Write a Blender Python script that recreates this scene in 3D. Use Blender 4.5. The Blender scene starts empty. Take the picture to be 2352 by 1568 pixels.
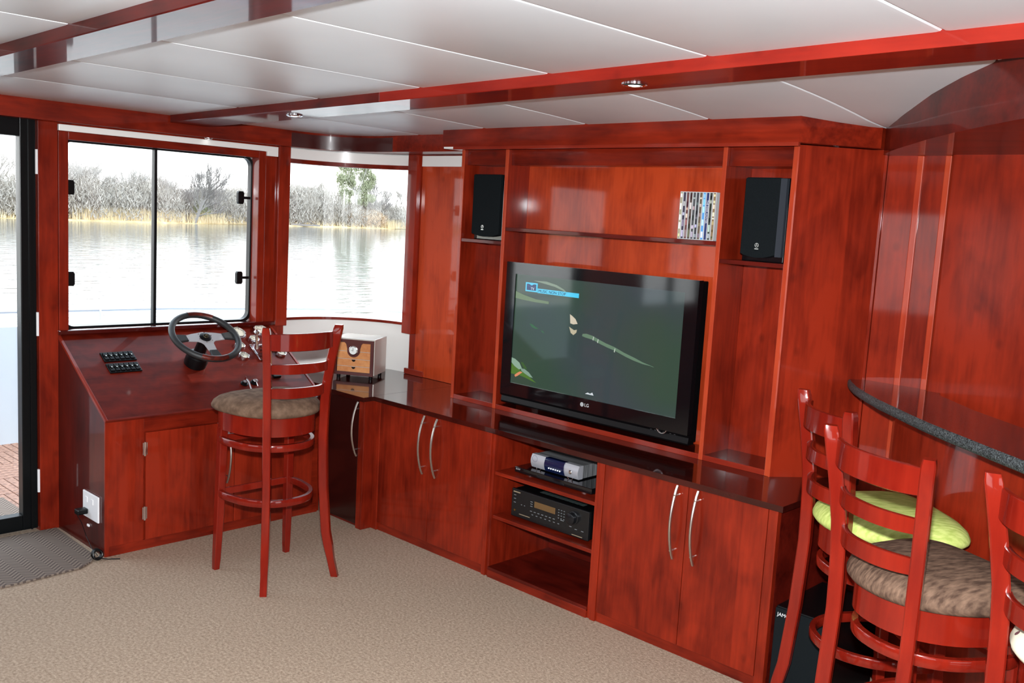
import bpy, bmesh, math, random
from mathutils import Vector, Matrix
random.seed(7)
C = bpy.context.scene.collection
SC = bpy.context.scene
PI = math.pi

# ------------------------------------------------------------------ camera, sky, light, exposure
cam_data = bpy.data.cameras.new('camera'); cam = bpy.data.objects.new('camera', cam_data); C.objects.link(cam)
cam_data.sensor_width = 36.0; cam_data.lens = 2199.0 / 2352.0 * 36.0
cam_data.clip_start = 0.05; cam_data.clip_end = 600
yaw, pitch, roll = map(math.radians, (43.30736, 7.35277, 3.24882))
fw = Vector((-math.sin(yaw)*math.cos(pitch), math.cos(yaw)*math.cos(pitch), -math.sin(pitch)))
rt = fw.cross(Vector((0, 0, 1))).normalized(); up = rt.cross(fw)
r2 = rt*math.cos(roll) + up*math.sin(roll); u2 = -rt*math.sin(roll) + up*math.cos(roll)
M = Matrix((r2, u2, -fw)).transposed().to_4x4(); M.translation = Vector((4.61223, -2.97899, 1.6))
cam.matrix_world = M
SC.camera = cam

W = bpy.data.worlds.new('sky'); SC.world = W; W.use_nodes = True
wn = W.node_tree.nodes; wl = W.node_tree.links; wn.clear()
wo = wn.new('ShaderNodeOutputWorld'); wb = wn.new('ShaderNodeBackground')
tc = wn.new('ShaderNodeTexCoord'); sx = wn.new('ShaderNodeSeparateXYZ'); cr = wn.new('ShaderNodeValToRGB')
cr.color_ramp.elements[0].position = 0.0; cr.color_ramp.elements[0].color = (1.0, 1.0, 1.0, 1)
cr.color_ramp.elements[1].position = 0.7; cr.color_ramp.elements[1].color = (0.72, 0.86, 1.0, 1)
wl.new(tc.outputs['Generated'], sx.inputs[0]); wl.new(sx.outputs['Z'], cr.inputs[0])
wl.new(cr.outputs[0], wb.inputs[0]); wl.new(wb.outputs[0], wo.inputs[0])
wb.inputs[1].default_value = 3.1

def light(name, kind, loc, energy, color=(1, 1, 1), size=0.1, rot=None):
    d = bpy.data.lights.new(name, kind); d.energy = energy; d.color = color
    o = bpy.data.objects.new(name, d); C.objects.link(o); o.location = loc
    if kind == 'POINT': d.shadow_soft_size = size
    if kind == 'SUN': d.angle = size
    if rot is not None: o.rotation_euler = rot
    return o
sun_dir = Vector((0.05, 0.84, 0.62)).normalized()
s = light('sun', 'SUN', (0, 30, 30), 1.8, (1.0, 0.95, 0.86), 0.01)
s.rotation_euler = sun_dir.to_track_quat('Z', 'Y').to_euler()
# the photographer's flash, just above the lens
fl = light('camera_flash', 'SPOT', Vector((4.61223, -2.97899, 1.6)) + u2*0.13 - r2*0.0 + fw*0.02, 440.0, (0.96, 0.98, 1.0), 0.025)
fl.rotation_euler = (-fw).to_track_quat('Z', 'Y').to_euler(); fl.data.spot_size = math.radians(125); fl.data.spot_blend = 0.85; fl.data.shadow_soft_size = .025
def portal(name, loc, rot, sx_, sy_):
    d = bpy.data.lights.new(name, 'AREA'); d.shape = 'RECTANGLE'; d.size = sx_; d.size_y = sy_; d.cycles.is_portal = True
    o = bpy.data.objects.new(name, d); C.objects.link(o); o.location = loc; o.rotation_euler = rot
portal('portal_helm', (-0.13, -0.68, 1.4), (0, -PI/2, 0), 0.9, 0.95)
portal('portal_door', (-0.13, -1.72, 0.96), (0, -PI/2, 0), 1.85, 0.8)
portal('portal_left', (-0.13, -3.35, 1.4), (0, -PI/2, 0), 0.9, 1.0)
for x_ in (1.6, 3.8, 6.0): portal('portal_rear', (x_, -4.23, 1.4), (PI/2, 0, 0), 1.6, 0.9)
portal('portal_aft', (7.33, -1.9, 1.1), (0, PI/2, 0), 1.7, 1.9)

vs = SC.view_settings
vs.view_transform = 'Standard'; vs.look = 'None'; vs.gamma = 1.0; vs.use_curve_mapping = False; vs.exposure = 0.52
SC.cycles.max_bounces = 8; SC.cycles.diffuse_bounces = 4; SC.cycles.glossy_bounces = 4
SC.cycles.transmission_bounces = 6; SC.cycles.transparent_max_bounces = 12
SC.cycles.caustics_reflective = False; SC.cycles.caustics_refractive = False
SC.cycles.sample_clamp_indirect = 6.0

# ------------------------------------------------------------------ materials
def srgb(r, g, b):
    f = lambda v: (v/255/12.92) if v/255 <= 0.04045 else ((v/255+0.055)/1.055)**2.4
    return (f(r), f(g), f(b), 1)
def mat(name, color, rough=0.5, metal=0.0, emit=None, estr=1.0, coat=0.0, spec=0.5, alpha=None, trans=0.0):
    m = bpy.data.materials.new(name); m.use_nodes = True
    p = m.node_tree.nodes['Principled BSDF']
    p.inputs['Base Color'].default_value = color; p.inputs['Roughness'].default_value = rough
    p.inputs['Metallic'].default_value = metal; p.inputs['Coat Weight'].default_value = coat
    p.inputs['Coat Roughness'].default_value = 0.06; p.inputs['Specular IOR Level'].default_value = spec
    p.inputs['Transmission Weight'].default_value = trans
    if emit: p.inputs['Emission Color'].default_value = emit; p.inputs['Emission Strength'].default_value = estr
    return m
def noise_tint(m, c1, c2, scale=(1, 1, 1), nscale=20, detail=3, lo=0.35, hi=0.65, bump=0.0, bscale=None):
    nt = m.node_tree; N = nt.nodes; L = nt.links; p = N['Principled BSDF']
    tc = N.new('ShaderNodeTexCoord'); mp = N.new('ShaderNodeMapping'); mp.inputs['Scale'].default_value = scale
    nz = N.new('ShaderNodeTexNoise'); nz.inputs['Scale'].default_value = nscale; nz.inputs['Detail'].default_value = detail
    rp = N.new('ShaderNodeValToRGB'); rp.color_ramp.elements[0].position = lo; rp.color_ramp.elements[1].position = hi
    rp.color_ramp.elements[0].color = c1; rp.color_ramp.elements[1].color = c2
    L.new(tc.outputs['Object'], mp.inputs[0]); L.new(mp.outputs[0], nz.inputs['Vector']); L.new(nz.outputs[0], rp.inputs[0])
    L.new(rp.outputs[0], p.inputs['Base Color'])
    if bump:
        b = N.new('ShaderNodeBump'); b.inputs['Strength'].default_value = bump; b.inputs['Distance'].default_value = 0.004
        if bscale:
            n2 = N.new('ShaderNodeTexNoise'); n2.inputs['Scale'].default_value = bscale; n2.inputs['Detail'].default_value = 2
            L.new(mp.outputs[0], n2.inputs['Vector']); L.new(n2.outputs[0], b.inputs['Height'])
        else: L.new(nz.outputs[0], b.inputs['Height'])
        L.new(b.outputs[0], p.inputs['Normal'])
    return m
def wood(name, light_c, dark_c, grain='Z', strip=0.27, rough=0.38, coat=0.45, knots=True, gs=1.0):
    m = bpy.data.materials.new(name); m.use_nodes = True
    nt = m.node_tree; N = nt.nodes; L = nt.links; p = N['Principled BSDF']
    p.inputs['Roughness'].default_value = rough; p.inputs['Coat Weight'].default_value = coat
    p.inputs['Coat Roughness'].default_value = 0.05; p.inputs['Specular IOR Level'].default_value = 0.12
    tc = N.new('ShaderNodeTexCoord')
    def mapping(sc):
        a = N.new('ShaderNodeMapping'); a.inputs['Scale'].default_value = sc; L.new(tc.outputs['Object'], a.inputs[0]); return a
    big = {'Z': (5, 5, 2.2), 'X': (2.2, 5, 5), 'Y': (5, 2.2, 5)}[grain]
    fine = {'Z': (42, 42, 3.5), 'X': (3.5, 42, 42), 'Y': (42, 3.5, 42)}[grain]
    def noise(mpn, sc, det, dist=0.0):
        a = N.new('ShaderNodeTexNoise'); a.inputs['Scale'].default_value = sc; a.inputs['Detail'].default_value = det
        a.inputs['Distortion'].default_value = dist; L.new(mpn.outputs[0], a.inputs['Vector']); return a
    n1 = noise(mapping(tuple(v*gs for v in big)), 1.6, 6, 0.6)
    n2 = noise(mapping(tuple(v*gs for v in fine)), 1.6, 3, 0.2)
    mx = N.new('ShaderNodeMath'); mx.operation = 'MULTIPLY_ADD'; mx.inputs[1].default_value = 0.34
    L.new(n2.outputs[0], mx.inputs[0])
    h = N.new('ShaderNodeMath'); h.operation = 'MULTIPLY'; h.inputs[1].default_value = 0.80; L.new(n1.outputs[0], h.inputs[0])
    L.new(h.outputs[0], mx.inputs[2])
    last = mx
    if strip:   # veneer leaves of slightly different tone
        sp = N.new('ShaderNodeSeparateXYZ'); L.new(tc.outputs['Object'], sp.inputs[0])
        a = N.new('ShaderNodeMath'); a.operation = 'ADD'
        if grain == 'Z': L.new(sp.outputs['X'], a.inputs[0]); L.new(sp.outputs['Y'], a.inputs[1])
        else: L.new(sp.outputs['Z'], a.inputs[0]); L.new(sp.outputs['Y' if grain == 'X' else 'X'], a.inputs[1])
        dv = N.new('ShaderNodeMath'); dv.operation = 'DIVIDE'; dv.inputs[1].default_value = strip; L.new(a.outputs[0], dv.inputs[0])
        fl_ = N.new('ShaderNodeMath'); fl_.operation = 'FLOOR'; L.new(dv.outputs[0], fl_.inputs[0])
        oi = N.new('ShaderNodeObjectInfo'); ad = N.new('ShaderNodeMath'); ad.operation = 'ADD'
        L.new(fl_.outputs[0], ad.inputs[0]); L.new(oi.outputs['Random'], ad.inputs[1])
        wnn = N.new('ShaderNodeTexWhiteNoise'); wnn.noise_dimensions = '1D'; L.new(ad.outputs[0], wnn.inputs['W'])
        m2 = N.new('ShaderNodeMath'); m2.operation = 'MULTIPLY_ADD'; m2.inputs[1].default_value = 0.16
        L.new(wnn.outputs['Value'], m2.inputs[0]); L.new(mx.outputs[0], m2.inputs[2]); last = m2
    rp = N.new('ShaderNodeValToRGB'); rp.color_ramp.elements[0].position = 0.38; rp.color_ramp.elements[1].position = 0.78
    rp.color_ramp.elements[0].color = dark_c; rp.color_ramp.elements[1].color = light_c
    L.new(last.outputs[0], rp.inputs[0])
    col = rp.outputs[0]
    if knots:
        vm = mapping({'Z': (1, 1, .75), 'X': (.75, 1, 1), 'Y': (1, .75, 1)}[grain])
        v = N.new('ShaderNodeTexVoronoi'); v.inputs['Scale'].default_value = 9; L.new(vm.outputs[0], v.inputs['Vector'])
        k = N.new('ShaderNodeMapRange'); k.inputs[1].default_value = 0.05; k.inputs[2].default_value = 0.16
        k.inputs[3].default_value = 0.72; k.inputs[4].default_value = 1.0; L.new(v.outputs['Distance'], k.inputs[0])
        mm = N.new('ShaderNodeMix'); mm.data_type = 'RGBA'; mm.blend_type = 'MULTIPLY'; mm.inputs[0].default_value = 1.0
        L.new(col, mm.inputs[6]); L.new(k.outputs[0], mm.inputs[7]); col = mm.outputs[2]
    L.new(col, p.inputs['Base Color'])
    return m
CH_L = (0.275, 0.0205, 0.0062, 1); CH_D = (0.085, 0.0046, 0.0016, 1)
WZ = wood('cherry_veneer_upright', CH_L, CH_D)
WX = wood('cherry_veneer_along', CH_L, CH_D, 'X', 0)
WY = wood('cherry_veneer_across', CH_L, CH_D, 'Y', 0)
WWR = wood('cherry_veneer_bar_wall', CH_L, CH_D, rough=.45, coat=.3)
for n_ in [WWR.node_tree.nodes['Principled BSDF']]: n_.inputs['Coat Roughness'].default_value = .16
WBR = wood('cherry_veneer_sheen_lit', (0.50, 0.057, 0.014, 1), (0.20, 0.0145, 0.004, 1), 'Z', 0.3)  # lighter copy of the cherry, brightness of the sheen put into the colour
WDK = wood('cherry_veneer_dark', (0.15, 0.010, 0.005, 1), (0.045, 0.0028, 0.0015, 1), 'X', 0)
WGL = mat('mirror_gloss_cherry', (0.06, 0.004, 0.003, 1), 0.15, coat=1.0)
WDZ = wood('cherry_dark_upright', (0.10, 0.007, 0.004, 1), (0.035, 0.0025, 0.0015, 1), 'Z', 0)  # darker copy of the upright cherry, for the console side
WDKY = wood('cherry_veneer_dark_across', (0.16, 0.010, 0.005, 1), (0.05, 0.003, 0.0015, 1), 'Y', 0)
WTOP = wood('polished_worktop', (0.05, 0.006, 0.004, 1), (0.02, 0.0025, 0.0018, 1), 'X', 0, rough=0.12, coat=0.8, knots=False)
WTRIM = wood('light_cherry_edging', (0.4680, 0.0630, 0.0216, 1), (0.3240, 0.0288, 0.0108, 1), 'Z', 0, knots=False)
WTRX = wood('light_cherry_edging_along', (0.2880, 0.0280, 0.0120, 1), (0.1920, 0.0144, 0.0072, 1), 'X', 0, knots=False)
WST = wood('stool_wood', (0.2480, 0.0149, 0.0062, 1), (0.1364, 0.0062, 0.0031, 1), 'Z', 0, rough=0.2, coat=0.6, knots=False)
WRED = wood('bright_red_board', (0.3128, 0.0177, 0.0082, 1), (0.2040, 0.0095, 0.0048, 1), 'X', 0)
CEIL = noise_tint(mat('white_ceiling_vinyl', srgb(214, 217, 220), 0.38), srgb(226, 233, 238), srgb(236, 242, 246), (1, 1, 1), 1.5)
WHITE = mat('white_gelcoat', srgb(250, 250, 246), 0.22, coat=0.3)
WHITEP = mat('white_plastic', srgb(240, 240, 242), 0.3)
CARPET = noise_tint(mat('beige_carpet', srgb(186, 164, 142), 0.95, spec=0.1), srgb(149, 130, 112), srgb(193, 173, 152), nscale=95, detail=4, lo=0.3, hi=0.7, bump=0.7, bscale=160)
BLACK = mat('black_plastic', (0.003, 0.003, 0.0035, 1), 0.35, spec=0.25)
GLOSSBLK = mat('gloss_black', (0.004, 0.004, 0.005, 1), 0.06, coat=0.5)
DARKFR = mat('black_door_aluminium', (0.003, 0.004, 0.0045, 1), 0.3, spec=0.25)
CHROME = mat('chrome', (0.82, 0.82, 0.84, 1), 0.12, 1.0)
STEEL = mat('brushed_steel', (0.62, 0.60, 0.56, 1), 0.3, 1.0)
SILVER = mat('silver_paint', srgb(190, 192, 200), 0.35, 0.35)
SILVT = noise_tint(mat('ribbed_grey_lid', srgb(120, 122, 124), 0.5, 0.3), srgb(95, 97, 99), srgb(150, 152, 154), (1, 60, 1), 3, lo=.45, hi=.55)
GRANITE = noise_tint(mat('polished_black_granite', (0.02, 0.02, 0.022, 1), 0.08, coat=0.6), (0.008, 0.009, 0.010, 1), (0.055, 0.06, 0.062, 1), nscale=260, detail=3, lo=.45, hi=.7)
GRANEDGE = noise_tint(mat('sawn_granite_edge', (0.1, 0.1, 0.1, 1), 0.55), (0.008, 0.011, 0.012, 1), (0.11, 0.13, 0.135, 1), nscale=230, detail=4, lo=.4, hi=.7, bump=.4)
GRILLE = noise_tint(mat('speaker_cloth', (0.006, 0.008, 0.009, 1), 0.9, spec=0.1), (0.004, 0.006, 0.007, 1), (0.009, 0.012, 0.014, 1), nscale=700)
def fabric(name, a, b, streak=True):
    return noise_tint(mat(name, a, 0.9, spec=0.15), a, b, (38, 9, 12) if streak else (1, 1, 1), 3.0 if streak else 30, 4, .35, .68, bump=.25)
F_BRN = fabric('taupe_suede', srgb(92, 72, 58), srgb(126, 102, 84), False)
F_BRS = fabric('brown_streaked_velour', srgb(72, 54, 44), srgb(122, 97, 80))
F_GRN = fabric('lime_green_weave', srgb(165, 182, 92), srgb(205, 216, 130))
F_WHT = mat('cream_dotted_fabric', srgb(232, 228, 205), 0.9, spec=0.1)
def dots(m):
    nt = m.node_tree; N = nt.nodes; L = nt.links; p = N['Principled BSDF']
    tc = N.new('ShaderNodeTexCoord'); v = N.new('ShaderNodeTexVoronoi'); v.inputs['Scale'].default_value = 24; v.inputs['Randomness'].default_value = .6
    L.new(tc.outputs['Object'], v.inputs['Vector'])
    lt = N.new('ShaderNodeMath'); lt.operation = 'LESS_THAN'; lt.inputs[1].default_value = 0.17; L.new(v.outputs['Distance'], lt.inputs[0])
    rp = N.new('ShaderNodeValToRGB'); rp.color_ramp.elements[0].color = srgb(110, 105, 45); rp.color_ramp.elements[1].color = srgb(120, 50, 95)
    L.new(v.outputs['Color'], rp.inputs[0])
    mm = N.new('ShaderNodeMix'); mm.data_type = 'RGBA'; mm.inputs[6].default_value = srgb(232, 228, 205); L.new(lt.outputs[0], mm.inputs[0]); L.new(rp.outputs[0], mm.inputs[7])
    L.new(mm.outputs[2], p.inputs['Base Color'])
dots(F_WHT)
RUBBER = mat('black_rubber', (0.02, 0.022, 0.023, 1), 0.5)
BURL = noise_tint(mat('red_burl_inlay', (0.2, .02, .01, 1), 0.3, coat=.3), (0.05, .006, .004, 1), (0.15, .016, .008, 1), nscale=40)
CEDAR = wood('cedar_drawer', srgb(222, 160, 105), srgb(190, 120, 75), 'Y', 0, rough=.4, coat=0, knots=False)
MAHOG = mat('dark_mahogany', (0.075, 0.010, 0.008, 1), 0.45, coat=.1)
def glass(name, tint=(0.97, 0.98, 0.98, 1), refl=0.05):
    m = bpy.data.materials.new(name); m.use_nodes = True; nt = m.node_tree; N = nt.nodes; L = nt.links; N.clear()
    o = N.new('ShaderNodeOutputMaterial'); t = N.new('ShaderNodeBsdfTransparent'); t.inputs[0].default_value = tint
    g = N.new('ShaderNodeBsdfGlossy'); g.inputs['Roughness'].default_value = 0.02
    f = N.new('ShaderNodeFresnel'); ge = N.new('ShaderNodeNewGeometry'); mi = N.new('ShaderNodeMapRange')
    mi.inputs[3].default_value = 1.45; mi.inputs[4].default_value = 1/1.45   # same reflectance on both faces of the pane
    L.new(ge.outputs['Backfacing'], mi.inputs[0]); L.new(mi.outputs[0], f.inputs[0]); mx = N.new('ShaderNodeMixShader')
    L.new(f.outputs[0], mx.inputs[0]); L.new(t.outputs[0], mx.inputs[1]); L.new(g.outputs[0], mx.inputs[2]); L.new(mx.outputs[0], o.inputs[0])
    return m
GLASS = glass('window_glass')
def emis(name, c, s=1.0): return mat(name, (0, 0, 0, 1), 0.08, emit=c, estr=s, spec=0.5)
BULB = emis('lamp_bulb', (1, .97, .92, 1), 5.0)  # bulb glow stands in for the flash thrown back by the downlights

# ------------------------------------------------------------------ geometry helpers
class B:
    def __init__(s, m=None): s.bm = bmesh.new(); s.m = m or Matrix.Identity(4)
    def v(s, p): return s.bm.verts.new(s.m @ Vector(p))
    def f(s, vs):
        try: return s.bm.faces.new(vs)
        except ValueError: return None
    def box(s, x0, x1, y0, y1, z0, z1, bev=0.0):
        vs = [s.v((x, y, z)) for x in (x0, x1) for y in (y0, y1) for z in (z0, z1)]
        fs = [s.f([vs[i] for i in q]) for q in ((0, 1, 3, 2), (4, 6, 7, 5), (0, 4, 5, 1), (2, 3, 7, 6), (0, 2, 6, 4), (1, 5, 7, 3))]
        if bev:
            es = list({e for f in fs for e in f.edges})
            bmesh.ops.bevel(s.bm, geom=es, offset=bev, segments=2, profile=.5, affect='EDGES', clamp_overlap=True)
        return s
    def prism(s, pts, a, b, ax='Z', bev=0.0):
        mk = {'Z': lambda p, h: (p[0], p[1], h), 'Y': lambda p, h: (p[0], h, p[1]), 'X': lambda p, h: (h, p[0], p[1])}[ax]
        lo = [s.v(mk(p, a)) for p in pts]; hi = [s.v(mk(p, b)) for p in pts]; n = len(pts)
        fs = [s.f(lo), s.f(hi[::-1])] + [s.f([lo[i], hi[i], hi[(i+1) % n], lo[(i+1) % n]]) for i in range(n)]
        if bev:
            es = [e for e in {e for f in fs[:2] for e in f.edges}]
            bmesh.ops.bevel(s.bm, geom=es, offset=bev, segments=1, affect='EDGES', clamp_overlap=True)
        return s
    def loft(s, rings, cap=True, closed=True):
        R = [[s.v(p) for p in r] for r in rings]
        for a, b in zip(R, R[1:]):
            n = len(a)
            for i in range(n if closed else n-1): s.f([a[i], a[(i+1) % n], b[(i+1) % n], b[i]])
        if cap: s.f(R[0][::-1]); s.f(R[-1])
        return s
    def tube(s, pts, r, seg=8, cap=True, prof=None, upv=(0, 0, 1)):
        pts = [Vector(p) for p in pts]; rings = []
        rr = r if isinstance(r, (list, tuple)) else [r]*len(pts)
        prev = None
        for i, p in enumerate(pts):
            d = (pts[min(i+1, len(pts)-1)] - pts[max(i-1, 0)]).normalized()
            u = Vector(upv)
            if abs(d.dot(u)) > 0.97: u = Vector((1, 0, 0))
            if prev is not None and prof is None: u = prev
            a = d.cross(u).normalized(); b = a.cross(d).normalized(); prev = b
            if prof: rings.append([p + a*x*rr[i] + b*y*rr[i] for x, y in prof])
            else: rings.append([p + (a*math.cos(t) + b*math.sin(t))*rr[i] for t in [2*PI*k/seg for k in range(seg)]])
        return s.loft(rings, cap)
    def lathe(s, prof, seg=24, c=(0, 0, 0)):
        rings = [[(c[0]+r*math.cos(2*PI*k/seg), c[1]+r*math.sin(2*PI*k/seg), c[2]+z) for k in range(seg)] for r, z in prof]
        return s.loft(rings, True)
    def torus(s, R, r, seg=40, ps=10, c=(0, 0, 0), a0=0, a1=2*PI):
        full = abs(a1-a0-2*PI) < 1e-6; n = seg if full else seg+1
        rings = []
        for k in range(n):
            t = a0+(a1-a0)*k/seg
            rings.append([(c[0]+(R+r*math.cos(q))*math.cos(t), c[1]+(R+r*math.cos(q))*math.sin(t), c[2]+r*math.sin(q)) for q in [2*PI*j/ps for j in range(ps)]])
        if full: rings.append(rings[0])
        s.loft(rings, not full)
        if full: bmesh.ops.remove_doubles(s.bm, verts=s.bm.verts, dist=1e-6)
        return s
    def obj(s, name, m, parent=None, smooth=False, ang=35):
        bmesh.ops.recalc_face_normals(s.bm, faces=s.bm.faces)
        me = bpy.data.meshes.new(name); s.bm.to_mesh(me); s.bm.free()
        for mm in (m if isinstance(m, list) else [m]): me.materials.append(mm)
        if smooth:
            me.polygons.foreach_set('use_smooth', [True]*len(me.polygons)); me.set_sharp_from_angle(angle=math.radians(ang))
        o = bpy.data.objects.new(name, me); C.objects.link(o)
        if parent is not None: adopt(o, parent)
        return o
def adopt(o, parent):
    o.parent = parent
    if parent.type == 'EMPTY': o.matrix_parent_inverse = parent.matrix_basis.inverted()
    elif parent.parent is None: o.matrix_parent_inverse = parent.matrix_basis.inverted()
def tag(o, label=None, cat=None, group=None, kind=None):
    if label: o['label'] = label
    if cat: o['category'] = cat
    if group: o['group'] = group
    if kind: o['kind'] = kind
    return o
def thing(name, label, cat, loc=(0, 0, 0), rz=0, group=None):
    o = bpy.data.objects.new(name, None); C.objects.link(o); o.location = loc; o.rotation_euler = (0, 0, rz); o.empty_display_size = .05
    return tag(o, label, cat, group)
def struct(o, label=None): return tag(o, label, None, None, 'structure')
def copy_tree(o, parent=None):
    c = o.copy(); C.objects.link(c)
    if parent is not None: c.parent = parent
    for ch in list(o.children): copy_tree(ch, c)
    return c
def text(name, body, size, m, mw, parent=None, ext=0.0004, align='LEFT', sx=1.0):
    cu = bpy.data.curves.new(name, 'FONT'); cu.body = body; cu.size = size; cu.extrude = ext; cu.align_x = align
    t = bpy.data.objects.new(name, cu); C.objects.link(t)
    me = bpy.data.meshes.new_from_object(t); bpy.data.objects.remove(t); bpy.data.curves.remove(cu)
    me.transform(mw @ Matrix.Diagonal((sx, 1, 1, 1))); me.materials.clear(); me.materials.append(m)
    o = bpy.data.objects.new(name, me); C.objects.link(o)
    if parent is not None: adopt(o, parent)
    return o
def face_y(x, y, z):   # text / decal frame on a surface facing -Y (local x -> +X, local y -> +Z, local z -> -Y)
    return Matrix(((1, 0, 0, x), (0, 0, -1, y), (0, 1, 0, z), (0, 0, 0, 1)))

# ------------------------------------------------------------------ room shell
def ceil_z(x, y):
    s_ = min(max((y+.7)/.93, 0), 1.2)
    return 2.0 + .0195*min(x, 4.5) - .014*min(x, 4.5)*s_*s_
XE = 7.2; YR = -4.1
struct(B().box(-.12, XE+.12, YR-.12, .72, -.12, 0).obj('floor', CARPET), 'beige looped carpet floor of the saloon')
cl = struct(B().box(-.12, XE+.12, YR-.12, .72, 2.12, 2.16).obj('ceiling', CEIL), 'white panelled ceiling')
xs = [.02, .715, 1.329, 1.947, 2.556, 3.131, 3.75, 4.36, 4.97, 5.58, 6.2, XE]
def ceiling_panel(x0, x1, y0, y1):
    b = B(); ny = 10; g = .0012; rows = []
    X = [x0+g, x0+.006, x0+.016, (x0+x1)/2, x1-.016, x1-.006, x1-g]; nx = len(X)-1
    for i in range(nx+1):
        row = []
        for j in range(ny+1):
            x = X[i]; y = y0+g+(y1-y0-2*g)*j/ny
            row.append(b.v((x, y, ceil_z(x, y) + (.006 if i in (0, nx) else .0014 if i in (1, nx-1) else 0))))
        rows.append(row)
    for i in range(nx):
        for j in range(ny): b.f([rows[i][j], rows[i+1][j], rows[i+1][j+1], rows[i][j+1]])
    edge = [e for e in b.bm.edges if e.is_boundary]
    ex = bmesh.ops.extrude_edge_only(b.bm, edges=edge)
    for v in [q for q in ex['geom'] if isinstance(q, bmesh.types.BMVert)]: v.co.z = 2.125
    return b.obj('ceiling_panel', CEIL, cl, True, 25)
for y0, y1 in ((-.52, .57), (-1.78, -.68), (-2.9, -1.9), (-4.1, -2.9)):
    for x0, x1 in zip(xs, xs[1:]): ceiling_panel(x0, x1, y0, y1)
# ceiling beams, each of two boards
def beam(name, y0, y1, split, label):
    def bar(xa, xb):
        q = [(x, ceil_z(x, -1)-.035) for x in sorted({xa, xb, 4.5 if xa < 4.5 < xb else xb})] + [(xb, 2.12), (xa, 2.12)]
        return B().prism(q, y0, y1, 'Y', .003)
    root = struct(bar(.09, split).obj(name, WDK), label)
    bar(split, XE).obj('beam_board', WRED if name == 'trim_1' else WDK, root)
beam('trim_1', -.70, -.49, 1.715, 'glossy cherry ceiling beam nearer the television wall')
beam('trim_2', -1.92, -1.76, 2.9, 'glossy dark cherry ceiling beam nearer the camera')

# helm side wall (x = 0)
wl_ = struct(B().box(-.12, 0, -.11, .03, 0, .94).box(-.12, 0, -.11, -.04, .94, 2.1).box(-.12, 0, -1.29, -1.2, 0, 2.1)
    .box(-.12, 0, -1.2, -.11, 0, .94).box(-.12, 0, -1.2, -.11, 1.878, 2.1).box(-.12, 0, YR, -1.29, 1.925, 2.1)
    .box(-.12, 0, -2.9, -2.12, 0, 1.93).box(-.12, 0, YR, -3.85, 0, 1.93).box(-.12, 0, -3.85, -2.9, 0, .95).box(-.12, 0, -3.85, -2.9, 1.84, 1.93)
    .obj('wall_left', WZ), 'cherry veneered window wall behind the helm')
B().box(-.125, .03, -.04, .032, .93, 1.915, .002).obj('corner_post', WZ, wl_)
B().box(0, .016, -1.29, -1.203, 0, 1.915, .002).obj('door_post', WZ, wl_)
B().box(0, .01, -.112, -.042, .95, 1.855, .002).obj('panel', WZ, wl_)
# pelmet
def ell(cx, cy, rx, ry, n=16): return [(cx - rx*math.cos(PI/2*k/n), cy + ry*math.sin(PI/2*k/n)) for k in range(n+1)]
pin = [(.08, YR)] + ell(.42, .10, .34, .26) + [(1.05, .36)]
pout = [(1.05, .60), (-.05, .60), (-.05, YR)]
pm = struct(B().prism(pin + pout, 1.915, 2.11).obj('trim_3', WY, None, True), 'dark cherry pelmet running over the windows round the curved corner')
b = B(); arc = ell(.42, .10, .337, .257)
b.prism([(.083, .0)] + arc + [(.50, .3575), (.50, .365), (.42, .365)] + ell(.42, .10, .345, .265)[::-1] + [(.075, .0)], 1.916, 1.99)
b.obj('curved_pelmet_board', mat('dark_polished_pelmet', (.045, .004, .003, 1), .3, coat=.9), pm, True)
# blind cassettes (white)
bc = struct(B().box(.0, .022, -1.2, -.042, 1.879, 1.908, .002).box(.0, .022, -.11, -.042, 1.856, 1.881, .002).obj('trim_4', WHITE), 'white strip above the helm window')
def carc(off): return [(-off, .03)] + ell(.5, .1, .5+off, .46+off, 18)
def band(o0, o1, z0, z1, upto=None):
    a = carc(o0); c_ = carc(o1)
    if upto: a = a[:upto]; c_ = c_[:upto]
    return B().prism(a + c_[::-1], z0, z1)
struct(band(-.012, .10, 1.855, 1.908).obj('trim_5', WHITE, None, True), 'curved white strip above the corner window')
struct(B().box(.53, 1.117, .548, .60, 1.852, 1.91, .002).obj('trim_6', WHITE), 'short white strip between the corner post and the wall unit')
# curved corner wall below the window, sill and head
wc = struct(band(.05, .14, 0, .958).obj('wall_corner', WHITE, None, True), 'white moulded curved corner wall under the curved window')
band(-.004, .12, .957, .972).obj('sill_trim', WY, wc, True)
band(-.004, .06, 1.832, 1.855).obj('head_trim', WY, wc, True)
band(.03, .14, 1.85, 2.1).obj('upper_band', WHITE, wc, True)
w2 = struct(band(.030, .036, .965, 1.84).obj('window_2', GLASS, None, True), 'curved corner window pane')
# television wall (y = .57)
wb_ = struct(B().box(.46, 3.119, .57, .69, 0, 2.1).obj('wall_back', WZ), 'cherry veneered wall behind the wall unit')
B().box(.435, .515, .528, .57, .915, 1.915, .003).obj('corner_post', WZ, wb_)
B().box(.52, 1.118, .562, .572, .68, 1.852, .002).obj('panel', WBR, wb_)  # lighter cherry copy carries the reflection on this panel
B().box(.44, .60, .555, .569, .68, .712, .002).obj('base_trim', WTRX, wb_)
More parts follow.
